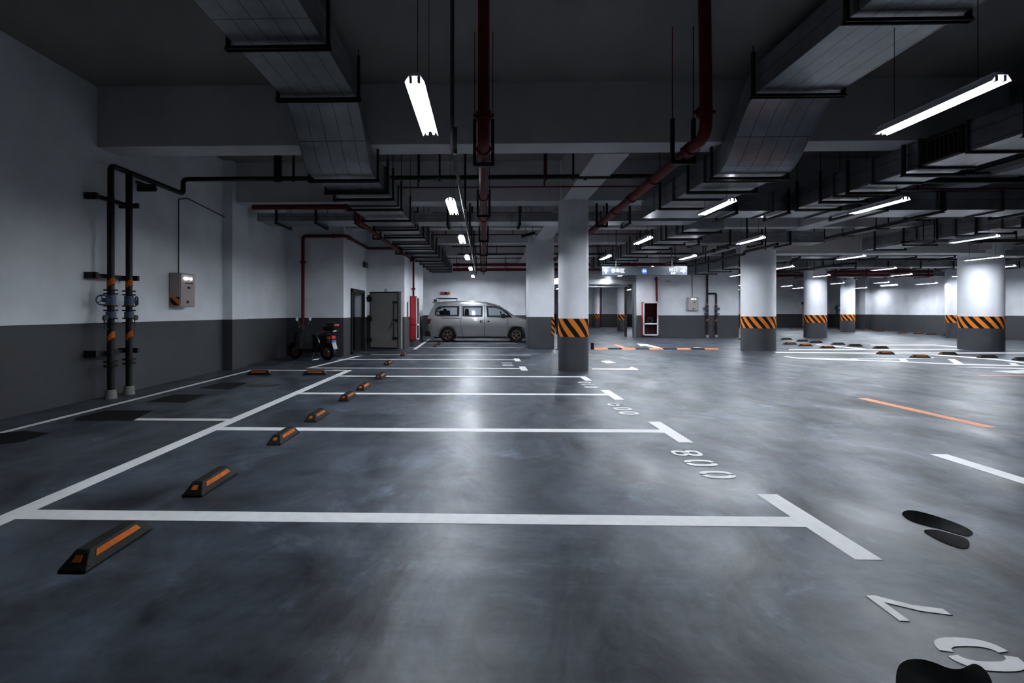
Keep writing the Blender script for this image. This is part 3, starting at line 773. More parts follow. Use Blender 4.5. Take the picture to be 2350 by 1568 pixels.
duct('wide galvanised duct dropping in an S-bend above the aisle between the two big lamps',
     [(-5, 4.31)] + sbend(6.5, 7.6, 4.31, 3.53) + [(10.38, 3.53)], (3.66, 4.74), .38, [2.6, 4.85, 6.5, 7.68, 8.55, 9.9], flanges=[8.0, 9.3])
dC = duct('galvanised duct with a slatted side grille beyond the aisle lamps', [(1.0, 3.56), (10.38, 3.56)], (6.62, 7.4), .4, [2.5, 4.2, 5.95, 7.65, 8.8, 9.5, 10.2], flanges=[6.7, 7.42, 8.3, 9.2])
gr = MB()
for i in range(9): gr.box(6.585, 6.61, 6.79 + i * .068, 6.79 + i * .068 + .03, 3.6, 3.9)
gr.box(6.58, 6.62, 6.74, 6.78, 3.57, 3.95).box(6.58, 6.62, 7.36, 7.40, 3.57, 3.95).box(6.58, 6.62, 6.74, 7.40, 3.57, 3.6).box(6.58, 6.62, 6.74, 7.40, 3.92, 3.95)
build('grille', gr, M['steel'], dC)
duct('long galvanised duct crossing the hall just before the second cross beam', [(3.66, 3.54), (20, 3.54)], (10.42, 11.2), .38, [5.4, 6.5, 8.0, 9.7, 11.6, 13.4, 15.2], 'x', flanges=[5.0, 6.2, 7.4, 8.6, 9.8, 11, 12.2, 13.4, 14.6])
duct('flat galvanised duct crossing above the nearest pillar to the duct over the bays', [(-1.74, 3.62), (5.3, 3.62)], (11.95, 12.55), .22, [-.9, .9, 3.6], 'x', flanges=[-.4, .9, 2.9])
duct('galvanised duct with many black hangers running above the aisle towards the hanging sign', [(12.6, 3.54), (24.3, 3.54)], (5.35, 6.25), .42, fr(12.9, 24.2, 1.15), flanges=fr(13.4, 24, 1.15))
duct('galvanised duct ending at the deep dark beam beyond the hatching', [(11.25, 3.5), (16.9, 3.5)], (13.1, 14.0), .42, fr(11.9, 16.5, 1.1), flanges=[12.4, 13.6, 14.8])
duct('smooth tall duct between hanging sign and thick pillar', [(18.8, 3.38), (26.2, 3.38)], (10.95, 11.9), .58, fr(19.3, 26, 1.4))
duct('distant duct crossing the hall behind the deep dark beam', [(12.1, 3.58), (24, 3.58)], (19.3, 20.1), .36, fr(12.5, 23.5, 1.5), 'x')
duct('second distant duct crossing the hall behind the deep dark beam', [(12.3, 3.5), (26, 3.5)], (23.0, 23.8), .4, fr(13, 25.5, 1.5), 'x')
duct('farthest duct crossing the hall', [(15, 3.5), (28, 3.5)], (29.0, 29.8), .4, fr(15.5, 27.5, 1.8), 'x')
duct('duct high in the corner above the grille duct', [(0, 4.3), (7.2, 4.3)], (7.7, 8.7), .4, [2.5, 4.6, 6.6])
duct('dark flat duct running from the side wall to the duct over the bays', [(-5.7, 3.66), (-2.78, 3.66)], (11.95, 12.75), .2, [-5.2, -4.2, -3.2], 'x')
duct('short duct crossing above the far end of the aisle', [(6.3, 3.6), (10.9, 3.6)], (15.6, 16.3), .34, [6.9, 7.9, 8.9, 9.8], 'x')

# ------------------------------------------------------------------ pipes
def pipe(name, label, pts, r, mat, bend=.12, couplings=(), cat='pipe', hangers=(), group=None, n=12, rods=()):
    o = thing(name, label, cat, pts[0], group=group)
    build('pipe_run', MB().tube(pts, r, n, bend), M[mat], o, smooth=True)
    for c, d in couplings:
        d = Vector(d).normalized(); c = Vector(c)
        m_ = MB().cyl(c - d * .045, c + d * .045, r + .018, n=14); m_.box(c.x - r - .045, c.x + r + .045, c.y - .018, c.y + .018, c.z - .018, c.z + .018)
        build('coupling', m_, M[mat], o, smooth=True)
    for hx, hy, hz, hw, top in hangers:
        m_ = MB().box(hx - hw, hx + hw, hy - .025, hy + .025, hz - .05, hz)
        m_.box(hx - hw, hx - hw + .04, hy - .025, hy + .025, hz, top).box(hx + hw - .04, hx + hw, hy - .025, hy + .025, hz, top)
        build('hanger', m_, M['steel'], o)
    for rx, ry, z0, z1, rr in rods:
        build('hanger_rod', MB().box(rx - rr, rx + rr, ry - rr, ry + rr, z0, z1), M['steel'] if mat != 'red' else M['red'], o)
    return o
ZP = 3.33
def top_at(y): return SOFFIT if any(a - .03 < y < b + .03 for a, b in ((7.45, 7.92), (11.3, 11.85), (14.9, 15.3), (18.1, 18.6), (22.2, 22.6))) else CEIL
pipe('sprinkler_main', 'red pipe dropping from the ceiling and running straight away over the near bays',
     [(0, 5.42, CEIL - .02), (0, 5.42, ZP), (0, 24.2, ZP)], .068, 'red', .17,
     [((0, 5.42, ZP + .25), (0, 0, 1)), ((0, 5.8, ZP), (0, 1, 0))] + [((0, y, ZP), (0, 1, 0)) for y in (8.2, 10.1, 13.2, 16.2, 19.2, 22)],
     hangers=[(0, y, ZP - .07, .135, ZP + (.42 if y > 7 else .48)) for y in (6.1, 9.35, 12.7, 15.8, 19, 22)], rods=[(.115 * s, y, ZP + .4, top_at(y), .005) for y in (6.1, 9.35, 12.7, 15.8, 19, 22) for s in (-1, 1)])
pipe('sprinkler_main', 'red pipe dropping beside the wide duct and passing close by the nearest pillar',
     [(2.47, 5.42, CEIL - .02), (2.49, 5.42, ZP), (2.60, 11.2, ZP), (2.72, 26, ZP)], .068, 'red', .2,
     [((2.47, 5.42, ZP + .27), (0, 0, 1)), ((2.495, 5.85, ZP), (0, 1, 0)), ((2.53, 7.2, ZP), (0, 1, 0)), ((2.55, 8.3, ZP), (0, 1, 0)), ((2.57, 9.4, ZP), (0, 1, 0))],
     hangers=[(2.49, 6.05, ZP - .07, .15, ZP + .45), (2.57, 10.5, ZP - .07, .13, ZP + .4), (2.63, 14, ZP - .07, .13, ZP + .4)], rods=[(2.49 + .13 * s, 6.05, ZP + .4, CEIL, .005) for s in (-1, 1)])
pipe('cable_conduit', 'thin dark conduit running beside the red pipe over the near bays', [(-.355, 5.42, CEIL - .01), (-.355, 5.42, 3.24), (-.37, 24, 3.24)], .024, 'gpipe', .06,
     hangers=[], rods=[(-.33, y, 3.2, 3.52 if y < 6 else top_at(y), .02) for y in (5.6, 8.6, 11.5, 13.4, 16, 19, 22.4)])
pipe('water_pipe', 'thick black pipe from the wall risers crossing under the ceiling below the first beam',
     [(-5.88, 7.43, .05 + 3.0), (-5.88, 7.43, 3.68), (-5.88, 9.25, 3.68), (-5.88, 9.25, 3.965), (3.3, 9.25, 3.965), (3.45, 9.25, 3.965)], .045, 'bpipe', .09,
     rods=[(x, 9.25, 3.9, 4.93, .028) for x in (-4.05, -3.97, 1.95)] + [(x, 9.25, 3.9, 4.93, .018) for x in (-3.7, -1.25, -.85, 1.2, 1.72)])
pipe('water_pipe', 'thick black pipe crossing beyond the grille duct', [(7.65, 9.4, 3.89), (12.4, 9.4, 3.89), (12.4, 7.95, 3.89)], .055, 'bpipe', .1,
     rods=[(x, 9.4, 3.84, 4.93, .03) for x in (8.2, 10.3, 11.2)])
def lateral(y, z, x0, x1, mat, label, rodx, r=.02):
    pipe('sprinkler_pipe', label, [(x0, y, z), (x1, y, z)], r, mat, 0, cat='pipe', n=8, rods=[(x, y, z, top_at(y), .014) for x in rodx], group='thin sprinkler pipes crossing under the ceiling')
lateral(9.5, 3.84, -1.7, 3.4, 'red', 'thin red pipe just behind the thick black cross pipe', (-1.3, 1.2), .014)
lateral(9.7, 3.80, 7.7, 11.8, 'red', 'thin red pipe behind the black pipe past the grille duct', (8.6, 11.7))
lateral(12.85, 4.02, -1.4, 8.5, 'bpipe', 'thin dark sprinkler pipe behind the nearest pillar', (-.85, -.3, 1.0, 3.2, 4.6, 6.5))
lateral(16.4, 4.02, -1.7, 8.2, 'red', 'thin reddish sprinkler pipe over the bays before the square pillar', (-1.3, -.4, 1.0, 3.0, 5.5))
lateral(19.4, 4.02, -1.3, 9.0, 'red', 'thin reddish sprinkler pipe just behind the square pillar', (-1.1, -.2, 1.6, 3.0, 6.0))
lateral(21.95, 4.02, -1.2, 10.0, 'bpipe', 'dark sprinkler pipe above the van', (-1.0, .6, 3.1, 5.2, 8.0), .04)
lateral(23.4, 4.0, -3.0, 9.6, 'red', 'slender red pipe above the rear of the van', (-2, 0, 5, 7.4))
for z, nm in ((3.80, 'upper'), (3.55, 'lower')):
    pipe('sprinkler_main', nm + ' of two thick red pipes crossing high in front of the van wall', [(-1.6, 24.6, z), (9.5, 24.6, z)], .075, 'red', 0, [((x, 24.6, z), (1, 0, 0)) for x in (-1.3, 1.2, 4.5)], rods=[(x, 24.6 + (.1 if nm == 'lower' else 0), z, CEIL, .015) for x in (-1.4, 1.1, 5)])
for z, nm in ((3.72, 'upper'), (3.5, 'lower')):
    pipe('sprinkler_main', nm + ' of two distant red pipes behind the thick round pillars', [(14, 28.4, z), (26, 28.4, z)], .075, 'red', 0, rods=[(x, 28.4 + (.1 if nm == 'lower' else 0), z, CEIL, .015) for x in (14.4, 19, 24)])
pipe('sprinkler_main', 'red pipe slanting along the duct towards the red hydrant cabinet', [(-5.4, 11.1, 3.82), (-2.95, 11.1, 3.82), (-2.95, 11.25, 3.5), (-2.95, 19.1, 3.5), (-2.82, 19.3, 3.5)], .06, 'red', .08,
     hangers=[(-2.95, y, 3.42, .12, 3.75) for y in (13.2, 16.6, 18.9)], rods=[(-2.95, y, 3.7, CEIL, .012) for y in (13.2, 16.6, 18.9)])
pipe('hydrant_riser', 'red pipe climbing the wall behind the scooter and turning above the steel door',
     [(-5.55, 14.6, .45), (-5.55, 14.6, 3.70), (-4.22, 14.6, 3.70), (-4.22, 17.45, 3.70), (-3.0, 17.45, 3.70)], .05, 'red', .09,
     [((-5.55, 14.6, 2.9), (0, 0, 1)), ((-4.6, 14.6, 3.7), (1, 0, 0)), ((-4.22, 14.9, 3.7), (0, 1, 0))])
pipe('water_pipe', 'black pipe pair with valves running above the aisle to the thick pillar', [(7.7, 13.4, 3.42), (7.7, 20.5, 3.42), (8.6, 20.5, 3.42)], .05, 'bpipe', .1,
     [((7.7, 15.3, 3.42), (0, 1, 0)), ((7.7, 16.2, 3.42), (0, 1, 0))], rods=[(7.7, y, 3.42, CEIL, .015) for y in (14.2, 17, 19.8)])
pipe('water_pipe', 'black pipe lying beside the valve pipe above the aisle', [(8.7, 14.4, 3.38), (8.7, 16.2, 3.38), (8.7, 16.2, 3.30), (8.7, 22.5, 3.30)], .045, 'bpipe', .05, rods=[(8.7, y, 3.3, CEIL, .015) for y in (15, 19, 22)])

# cable trays high up
def tray(label, x0, x1, y0, y1, z):
    m_ = MB().box(x0, x1, y0, y1, z, z + .012)
    if x1 - x0 < y1 - y0: m_.box(x0, x0 + .01, y0, y1, z, z + .09).box(x1 - .01, x1, y0, y1, z, z + .09)
    else: m_.box(x0, x1, y0, y0 + .01, z, z + .09).box(x0, x1, y1 - .01, y1, z, z + .09)
    o = thing('cable_tray', label, 'cable tray', ((x0 + x1) / 2, y0, z))
    build('tray', m_, M['gpipe'], o)
    n_ = 4
    for i in range(n_):
        t = (i + .5) / n_
        if x1 - x0 < y1 - y0:
            yy = y0 + (y1 - y0) * t
            build('hanger', MB().box(x0 - .03, x1 + .03, yy - .02, yy + .02, z - .03, z).box(x0 - .03, x0 - .01, yy - .01, yy + .01, z, top_at(yy)).box(x1 + .01, x1 + .03, yy - .01, yy + .01, z, top_at(yy)), M['steel'], o)
        else:
            xx = x0 + (x1 - x0) * t
            build('hanger', MB().box(xx - .02, xx + .02, y0 - .03, y1 + .03, z - .03, z).box(xx - .01, xx + .01, y0 - .03, y0 - .01, z, CEIL).box(xx - .01, xx + .01, y1 + .01, y1 + .03, z, CEIL), M['steel'], o)
tray('dark cable tray running beside the grille duct', 9.2, 9.5, 2, 10.3, 4.0)
tray('dark cable tray running above the far lane', 11.2, 11.5, 12, 17.1, 3.75)
tray('dark cable tray crossing above the hatching', 12.2, 17.5, 14.0, 14.3, 3.36)
tray('dark cable tray over the far lane behind the deep beam', 15.2, 15.5, 20.3, 27.1, 3.36)
tray('dark cable tray crossing behind the thick round pillar', 12.1, 24, 21.2, 21.5, 3.62)

# ------------------------------------------------------------------ risers with blue valves
def riser_pair(base, face, s1, s2, label1, label2, tops, z=0, wheel_dirs=((0, -1, 0), (0, 1, 0))):
    """two vertical black pipes with orange bands, flanges, blue valves and handwheels"""
    for (x, y), lab, top, wd in zip((s1, s2), (label1, label2), tops, wheel_dirs):
        o = thing('riser_pipe', lab, 'pipe', (x, y, 0))
        build('pipe_run', MB().cyl((x, y, .12), (x, y, top), .05), M['bpipe'], o, smooth=True)
        build('footing', MB().cyl((x, y, 0), (x, y, .14), .085, .07), M['concrete'], o, smooth=True)
        for zz in (.5, .57, 1.18, 1.25, 1.38, 1.45, 1.70, 1.64): build('flange', MB().cyl((x, y, zz), (x, y, zz + .022), .095), M['bpipe'], o, smooth=True)
        build('valve_body', MB().cyl((x, y, 1.47), (x, y, 1.63), .068).cyl((x, y, 1.27), (x, y, 1.37), .068).cyl((x, y, 1.55), Vector((x, y, 1.55)) + Vector(wd) * .15, .035), M['blue'], o, smooth=True)
        c = Vector((x, y, 1.55)) + Vector(wd) * .17
        d_ = Vector(wd).cross(Vector((0, 0, 1)))
        hw = MB().torus(c, Vector(wd) + d_ * .0 + Vector(face) * .8, .075, .011, 20, 6)
        ax = (Vector(wd) + Vector(face) * .8).normalized(); u = ax.orthogonal().normalized(); v = ax.cross(u)
        for k in range(3):
            e = u * math.cos(k * 2.094) + v * math.sin(k * 2.094); hw.cyl(c, c + e * .075, .007, n=6)
        hw.cyl(c - ax * .02, c + ax * .02, .018, n=8)
        build('handwheel', hw, M['blue'], o, smooth=True)
        g = Vector((x, y, 1.27)) + Vector(wd) * .13
        gg = MB().cyl(g, g + Vector(face) * .03, .045, n=16).tube([Vector((x, y, 1.1)), Vector((x, y, 1.1)) + Vector(wd) * .12, g + Vector((0, 0, -.03))], .008, 6)
        build('gauge', gg, M['gpipe'], o, smooth=True)
        for z0, z1 in ((1.72, 1.90), (.84, 1.08)):
            # slanted orange wrap
            hb = MB(); n = 20
            for i in range(n):
                t0, t1 = 2 * PI * i / n, 2 * PI * (i + 1) / n
                k = len(hb.v)
                zz = lambda t: (z0 + (z1 - z0) * .42 * (1 + math.cos(t)) * .6)
                hb.v += [(x + .053 * math.cos(t), y + .053 * math.sin(t), zq_) for t, zq_ in ((t0, zz(t0)), (t1, zz(t1)), (t1, zz(t1) + .1), (t0, zz(t0) + .1))]
                hb.f.append((k, k + 1, k + 2, k + 3))
            build('orange_band', hb, M['reflector'], o)
riser_pair(0, (1, 0, 0), (-5.88, 7.43), (-5.88, 7.82), 'black riser pipe with blue valve on the side wall, farther from the grey control box', 'black riser pipe with blue valve on the side wall, nearer the control box', (3.1, 3.68))
for zb, nm in ((3.15, 'upper'), (1.93, 'middle'), (.72, 'lower')):
    br = MB().box(-6.12, -5.93, 7.20, 7.25, zb - .05, zb + .05).box(-5.98, -5.94, 7.2, 7.95, zb - .03, zb + .03).box(-6.12, -5.8, 7.9, 7.95, zb - .04, zb + .04)
    tag(build('pipe_bracket', br, M['steel']), nm + ' black bracket holding the two riser pipes to the side wall', 'bracket')
tag(build('pipe_bracket', MB().box(-6.12, -5.8, 8.32, 8.37, 3.5, 3.62).box(-5.98, -5.94, 8.1, 8.6, 3.58, 3.62), M['steel']), 'small black bracket under the pipe above the control box', 'bracket')
riser_pair(0, (0, -1, 0), (12.18, 26.4), (12.66, 26.4), 'distant black riser pipe with blue valve, the taller of a pair', 'distant black riser pipe with blue valve, the shorter of a pair', (3.78, 2.35), wheel_dirs=((-1, 0, 0), (1, 0, 0)))
pipe('water_pipe', 'short black link pipe joining the two distant risers', [(12.2, 26.4, 2.38), (12.66, 26.4, 2.38)], .045, 'bpipe', 0)

# ------------------------------------------------------------------ control boxes
def control_box(label, loc, rz, mat, w_=.48, h_=.66, d=.21, hazard=False):
    """front faces local -Y; back on the wall"""
    o = thing('control_box', label, 'control box', loc, rz)
    build('cabinet', MB().box(-w_ / 2, w_ / 2, 0, d, 0, h_), M[mat], o, local=True, bevel=.006)
    build('cabinet_door', MB().box(-w_ / 2 + .015, w_ / 2 - .015, -.012, 0, .015, h_ - .015), M[mat], o, local=True, bevel=.004)
    for x in (-.10, -.03, .09):
        build('indicator_lamp', MB().cyl((x, -.012, h_ - .1), (x, -.03, h_ - .1), .022, n=12), M['led'], o, local=True)
    for x in (-.08, -.02, .06, .12):
        build('push_button', MB().cyl((x, -.012, h_ - .19), (x, -.028, h_ - .19), .013, n=10), M['trim'], o, local=True)
    build('nameplate', MB().box(-.02, .07, -.016, -.01, h_ - .30, h_ - .26), M['trim'], o, local=True)
    build('door_lock', MB().box(-.05, .02, -.018, -.01, .07, .12), M['trim'], o, local=True)
    if hazard:
        hz = MB().add([(-w_ / 2 - .004, .01, .02), (-w_ / 2 - .004, d - .02, .02), (-w_ / 2 - .004, d - .02, .19), (-w_ / 2 - .004, .01, .19)], [(0, 1, 2, 3)])
        hz.uv[0] = [(0, 0), (.18, 0), (.18, .18), (0, .18)]
        build('hazard_sticker', hz, hazard_mat('hazard_sticker', .22, -1.0), o, local=True)
    return o
# on the side wall the front faces +X: turn by 90 degrees
cb = control_box('beige pink control box with three lit lamps on the side wall', (-5.9, 9.42, 1.47), PI / 2, 'box', hazard=True)
tag(build('cable', MB().tube([(-6.08, 9.42, 2.13), (-6.08, 9.42, 3.62), (-6.08, 9.7, 3.7), (-6.08, 11.1, 3.6)], .012, 8, .05), M['gpipe']), 'thin cable climbing the side wall above the control box', 'cable')
control_box('pale control box with lit lamps on the distant hydrant wall', (11.42, 26.34, 1.46), 0, 'grey_box', .55, .72, .2)
tag(build('cable', MB().tube([(11.42, 26.52, 2.18), (11.42, 26.52, CEIL)], .014, 6), M['gpipe']), 'thin cable above the distant pale control box', 'cable')
control_box('pinkish control box on the far side wall behind the pillars', (27.2, 28.3, 1.5), -PI / 2 - .28, 'box', .6, .75, .22)

# ------------------------------------------------------------------ hydrant cabinets
def hydrant(label, loc, rz, w_, h_, d):
    o = thing('hydrant_cabinet', label, 'hydrant cabinet', loc, rz)
    bx = MB().box(-w_ / 2, w_ / 2, d - .015, d, 0, h_).box(-w_ / 2, -w_ / 2 + .02, 0, d, 0, h_).box(w_ / 2 - .02, w_ / 2, 0, d, 0, h_).box(-w_ / 2, w_ / 2, 0, d, 0, .02).box(-w_ / 2, w_ / 2, 0, d, h_ - .02, h_).box(-w_ / 2, w_ / 2, 0, d, h_ * .34, h_ * .34 + .02)
    build('cabinet', bx, M['redbox'], o, local=True)
    t = .07
    f = MB().box(-w_ / 2, -w_ / 2 + t, -.03, 0, 0, h_).box(w_ / 2 - t, w_ / 2, -.03, 0, 0, h_).box(-w_ / 2, w_ / 2, -.03, 0, 0, t).box(-w_ / 2, w_ / 2, -.03, 0, h_ - t, h_).box(-w_ / 2, w_ / 2, -.03, 0, h_ * .33, h_ * .33 + t)
    build('door_frame', f, M['white'], o, local=True, bevel=.004)
    for z0, z1 in ((t, h_ * .33), (h_ * .33 + t, h_ - t)):
        build('glass_pane', MB().box(-w_ / 2 + t, w_ / 2 - t, -.018, -.012, z0, z1), M['glass'], o, local=True)
    hs = MB()
    for k in range(4): hs.torus((0, d * .5, h_ * .45), (0, 1, 0), .08 + k * .032, .015, 20, 6)
    build('hose_reel', hs, M['hose'], o, local=True, smooth=True)
    build('valve', MB().cyl((-.18, d * .5, h_ * .75), (.18, d * .5, h_ * .75), .05).cyl((0, d * .5, h_ * .75), (0, .02, h_ * .75), .04).torus((0, .02, h_ * .75), (0, 1, 0), .07, .012), M['redbox'], o, local=True, smooth=True)
    for x in (-.13, .13):
        build('extinguisher', MB().cyl((x, d * .5, .03), (x, d * .5, h_ * .24), .07).cyl((x, d * .5, h_ * .24), (x, d * .5, h_ * .28), .03, .02), M['redbox'], o, local=True, smooth=True)
    build('handle', MB().box(w_ / 2 - .05, w_ / 2 - .03, -.05, -.03, h_ * .55, h_ * .63), M['chrome'], o, local=True)
    return o
hydrant('white framed hydrant cabinet with glass door and red inside on the distant wall', (9.05, 26.2, .1), 0, .82, 1.82, .24)
hydrant('red hydrant cabinet seen from its side next to the van', (-2.68, 19.35, .25), PI / 2, .8, 1.75, .24)
hydrant('small distant hydrant cabinet between the two farthest pillars', (rw(41.5) - .28, 41.5, .3), -PI / 2 - .28, .8, 1.7, .24)
pipe('hydrant_riser', 'red pipe dropping to the distant white framed cabinet', [(9.45, 26.38, 1.95), (9.42, 26.38, 3.3)], .05, 'red', 0, [((9.42, 26.38, 3.15), (0, 0, 1))])
pipe('hydrant_riser', 'red pipe dropping to the red cabinet next to the van', [(-2.82, 19.2, 2.0), (-2.82, 19.2, 3.5)], .04, 'red', 0, [((-2.82, 19.2, 2.3), (0, 0, 1))])
pipe('hydrant_riser', 'tall red riser in the room beyond the shutter', [(10.9, 44.8, 0), (10.9, 44.8, 4.2)], .06, 'red', 0)
tag(build('wall_sticker', MB().box(-2.918, -2.912, 18.15, 18.45, 1.15, 1.75), M['dvr']) , 'narrow dark notice on the wall between steel door and red cabinet', 'notice')

# ------------------------------------------------------------------ steel door
fr_ = thing('steel_door', 'heavy grey steel door standing wide open beside the scooter', 'door', (-4.2, 17.3, .02))
f_ = MB().box(-4.36, -4.28, 15.5, 15.62, 0, 2.14).box(-4.36, -4.28, 17.08, 17.2, 0, 2.14).box(-4.36, -4.28, 15.5, 17.2, 2.02, 2.14).box(-4.36, -4.28, 15.5, 17.2, 0, .05)
build('door_frame', f_, M['door_dark'], fr_)
def leafpt(u, v, z): # u along the leaf from its hinge, v = thickness
    a = math.radians(-14)
    return (-4.12 + u * math.cos(a) - v * math.sin(a), 17.25 + u * math.sin(a) + v * math.cos(a), z)
def lbox(mb, u0, u1, v0, v1, z0, z1):
    mb.add([leafpt(u0, v0, z0), leafpt(u1, v0, z0), leafpt(u1, v1, z0), leafpt(u0, v1, z0), leafpt(u0, v0, z1), leafpt(u1, v0, z1), leafpt(u1, v1, z1), leafpt(u0, v1, z1)],
           [(0, 3, 2, 1), (4, 5, 6, 7), (0, 1, 5, 4), (1, 2, 6, 5), (2, 3, 7, 6), (3, 0, 4, 7)]); return mb
build('door_leaf', lbox(MB(), 0, 1.22, 0, .14, .06, 2.1), M['door'], fr_)
rim_ = MB()
for a in ((0, .03, .06, 2.1), (1.09, 1.12, .06, 2.1)): lbox(rim_, a[0], a[1], -.012, 0, a[2], a[3])
lbox(rim_, 0, 1.12, -.012, 0, 2.05, 2.1); lbox(rim_, 0, 1.12, -.012, 0, .06, .1)
build('leaf_rim', rim_, M['door_dark'], fr_)
for z in (.3, 1.05, 1.78):
    build('hinge', lbox(lbox(MB(), -.1, .09, -.06, .02, z, z + .14), -.05, -.01, -.09, .03, z - .05, z + .2), M['door_dark'], fr_)
lk = MB()
for z in (.45, 1.08, 1.72): lbox(lk, .93, 1.13, -.07, -.01, z - .035, z + .035)
lk.cyl(leafpt(.98, -.06, .4), leafpt(.98, -.06, 1.78), .016)
build('lock_rod', lk, M['door_dark'], fr_)
build('handle', MB().tube([leafpt(1.0, -.07, 1.06), leafpt(.95, -.16, .98), leafpt(.88, -.18, .78)], .018, 8), M['door_dark'], fr_)
build('lifting_ring', MB().torus(leafpt(.6, .07, 2.14), (0, 1, 0), .045, .01, 16, 6), M['door_dark'], fr_, smooth=True)
tag(build('emergency_light', MB().box(-4.33, -4.22, 17.05, 17.42, 2.98, 3.16), M['dvr'], bevel=.01), 'small dark box on the wall above the steel door corner', 'light fitting')

# ------------------------------------------------------------------ shutter beyond
sh = thing('rolling_shutter', 'rolled up metal shutter with side rails in the distant opening', 'shutter', (5.9, 26.9, 0))
m_ = MB()
for i in range(6): m_.box(3.4, 8.45, 26.62 - .01 * (i % 2), 26.9, 2.98 + i * .09, 3.06 + i * .09)
build('shutter_curtain', m_, M['shutter'], sh)
build('shutter_box', MB().box(3.4, 8.45, 26.55, 26.9, 3.52, 3.75), M['shutter'], sh)
build('bottom_bar', MB().box(3.4, 8.4, 26.6, 26.75, 2.9, 2.97), M['shutter'], sh, bevel=.01)
build('bottom_bar', MB().box(3.4, 8.1, 26.95, 27.1, 2.76, 2.84), M['shutter'], sh, bevel=.01)
for x in (3.4, 8.28): build('guide_rail', MB().box(x, x + .12, 26.56, 26.9, 0, 2.95), M['shutter'], sh)
build('guide_rail', MB().box(7.9, 8.0, 26.95, 27.1, 0, 2.8), M['door_dark'], sh)

# ------------------------------------------------------------------ hanging direction sign
sg = thing('direction_sign', 'long hanging direction sign with white arrows and lettering', 'sign', (5.6, 17, 2.62))
SX0, SX1, SZ0, SZ1 = 4.17, 7.15, 2.66, 2.97
build('sign_panel', MB().box(SX0, SX1, 17.0, 17.1, SZ0, SZ1), M['sign'], sg, bevel=.008)
for x in (4.68, 6.63): build('hanging_rod', MB().cyl((x, 17.05, SZ1), (x, 17.05, CEIL), .015, n=8), M['gpipe'], sg)
def arrow(cx_, cz_, s, ang):
    pts = [(0, .5), (.46, .05), (.3, -.08), (.13, .08), (.13, -.5), (-.13, -.5), (-.13, .08), (-.3, -.08), (-.46, .05)]
    c_, s_ = math.cos(ang), math.sin(ang)
    return [(cx_ + s * (a * c_ + b * s_), cz_ + s * (-a * s_ + b * c_)) for a, b in pts]
build('arrow', MB().xz(arrow(SX0 + .14, (SZ0 + SZ1) / 2, .19, 0), 16.992, 16.998), M['sign_text'], sg, fix=True)
build('arrow', MB().xz(arrow(SX1 - .15, (SZ0 + SZ1) / 2, .19, PI / 2), 16.992, 16.998), M['sign_text'], sg, fix=True)
def text_mesh(name, body, x, z, size, y, mat, parent, rot=(PI / 2, 0, 0), bold=.012):
    cu = bpy.data.curves.new('t', 'FONT'); cu.body = body; cu.size = size; cu.align_x = 'CENTER'; cu.align_y = 'CENTER'; cu.extrude = .002; cu.offset = bold * size
    to = bpy.data.objects.new('t', cu); C.objects.link(to)
    bpy.context.view_layer.update()
    me = bpy.data.meshes.new_from_object(to.evaluated_get(bpy.context.evaluated_depsgraph_get()))
    bpy.data.objects.remove(to)
    me.transform(Matrix.Rotation(rot[0], 4, 'X')); me.transform(Matrix.Rotation(rot[2], 4, 'Z'))
    me.transform(Matrix.Translation(Vector((x, y, z)) - wloc(parent)))
    me.materials.clear(); me.materials.append(M[mat])
    o = bpy.data.objects.new(name, me); C.objects.link(o); o.parent = parent
    return o
text_mesh('lettering', '停车区', SX0 + .56, (SZ0 + SZ1) / 2, .16, 16.995, 'sign_text', sg)
text_mesh('lettering', '出口', SX1 - .49, SZ0 + .195, .15, 16.995, 'sign_text', sg)
text_mesh('lettering', 'EXIT', SX1 - .49, SZ0 + .065, .085, 16.995, 'sign_text', sg)
build('blue_disc', MB().cyl((5.65, 16.998, 2.81), (5.65, 16.992, 2.81), .1, n=24), M['sign_blue'], sg)
text_mesh('lettering', 'B1', 5.66, 2.81, .13, 16.988, 'sign_text', sg)

# ------------------------------------------------------------------ small wall things
al = thing('alarm_lamp', 'red black and amber lamp cluster on the wall above the van', 'alarm lamp', (-2.2, 27.7, 2.4))
build('backplate', MB().box(-.28, .28, .06, .1, -.03, .17), M['white'], al, local=True)
for x, mt in ((-.18, 'tailred'), (0, 'trim'), (.18, 'amber')): build('lens', MB().box(x - .07, x + .07, -.04, .06, 0, .14), M[mt], al, local=True, bevel=.01)
tag(build('camera_dome', MB().cyl((10.0, 26.0, 3.05), (10.0, 26.4, 3.05), .03).cyl((10.0, 26.4, 3.05), (10.0, 26.57, 3.05), .04).cyl((10.0, 25.95, 2.95), (10.0, 26.1, 3.05), .05), M['white']), 'small white security camera above the distant hydrant cabinet', 'camera')
tag(build('wall_notice', MB().box(14.2, 14.9, 45.7, 45.79, 1.1, 1.8), M['dvr']), 'small dark board on the far back wall', 'board')
pd = thing('service_door', 'pale pink narrow door at the far back wall', 'door', (29.5, 45.7, 0))
pd.location = (30.4, 45.74, 0)
build('door_leaf', MB().box(-.42, .42, -.05, .05, .05, 2.1), M['pinkdoor'], pd, local=True)
build('handle', MB().box(.25, .35, -.12, -.05, .5, 1.7), M['trim'], pd, local=True)
build('frame_top', MB().box(-.5, .5, -.05, .05, 2.1, 2.35), M['trim'], pd, local=True)
vv = thing('valve_wheel', 'blue valve handwheel far back between two pillars', 'valve', (31.3, 43.2, 0))
build('stem', MB().cyl((0, 0, 0), (0, 0, 1.9), .06), M['bpipe'], vv, local=True)
build('wheel', MB().torus((0, -.15, 1.75), (.4, 1, 0), .22, .05), M['blue'], vv, local=True, smooth=True)
sp = thing('loudspeaker', 'dark tilted loudspeaker hanging behind the nearest pillar beam', 'loudspeaker', (1.25, 13.1, 3.4))
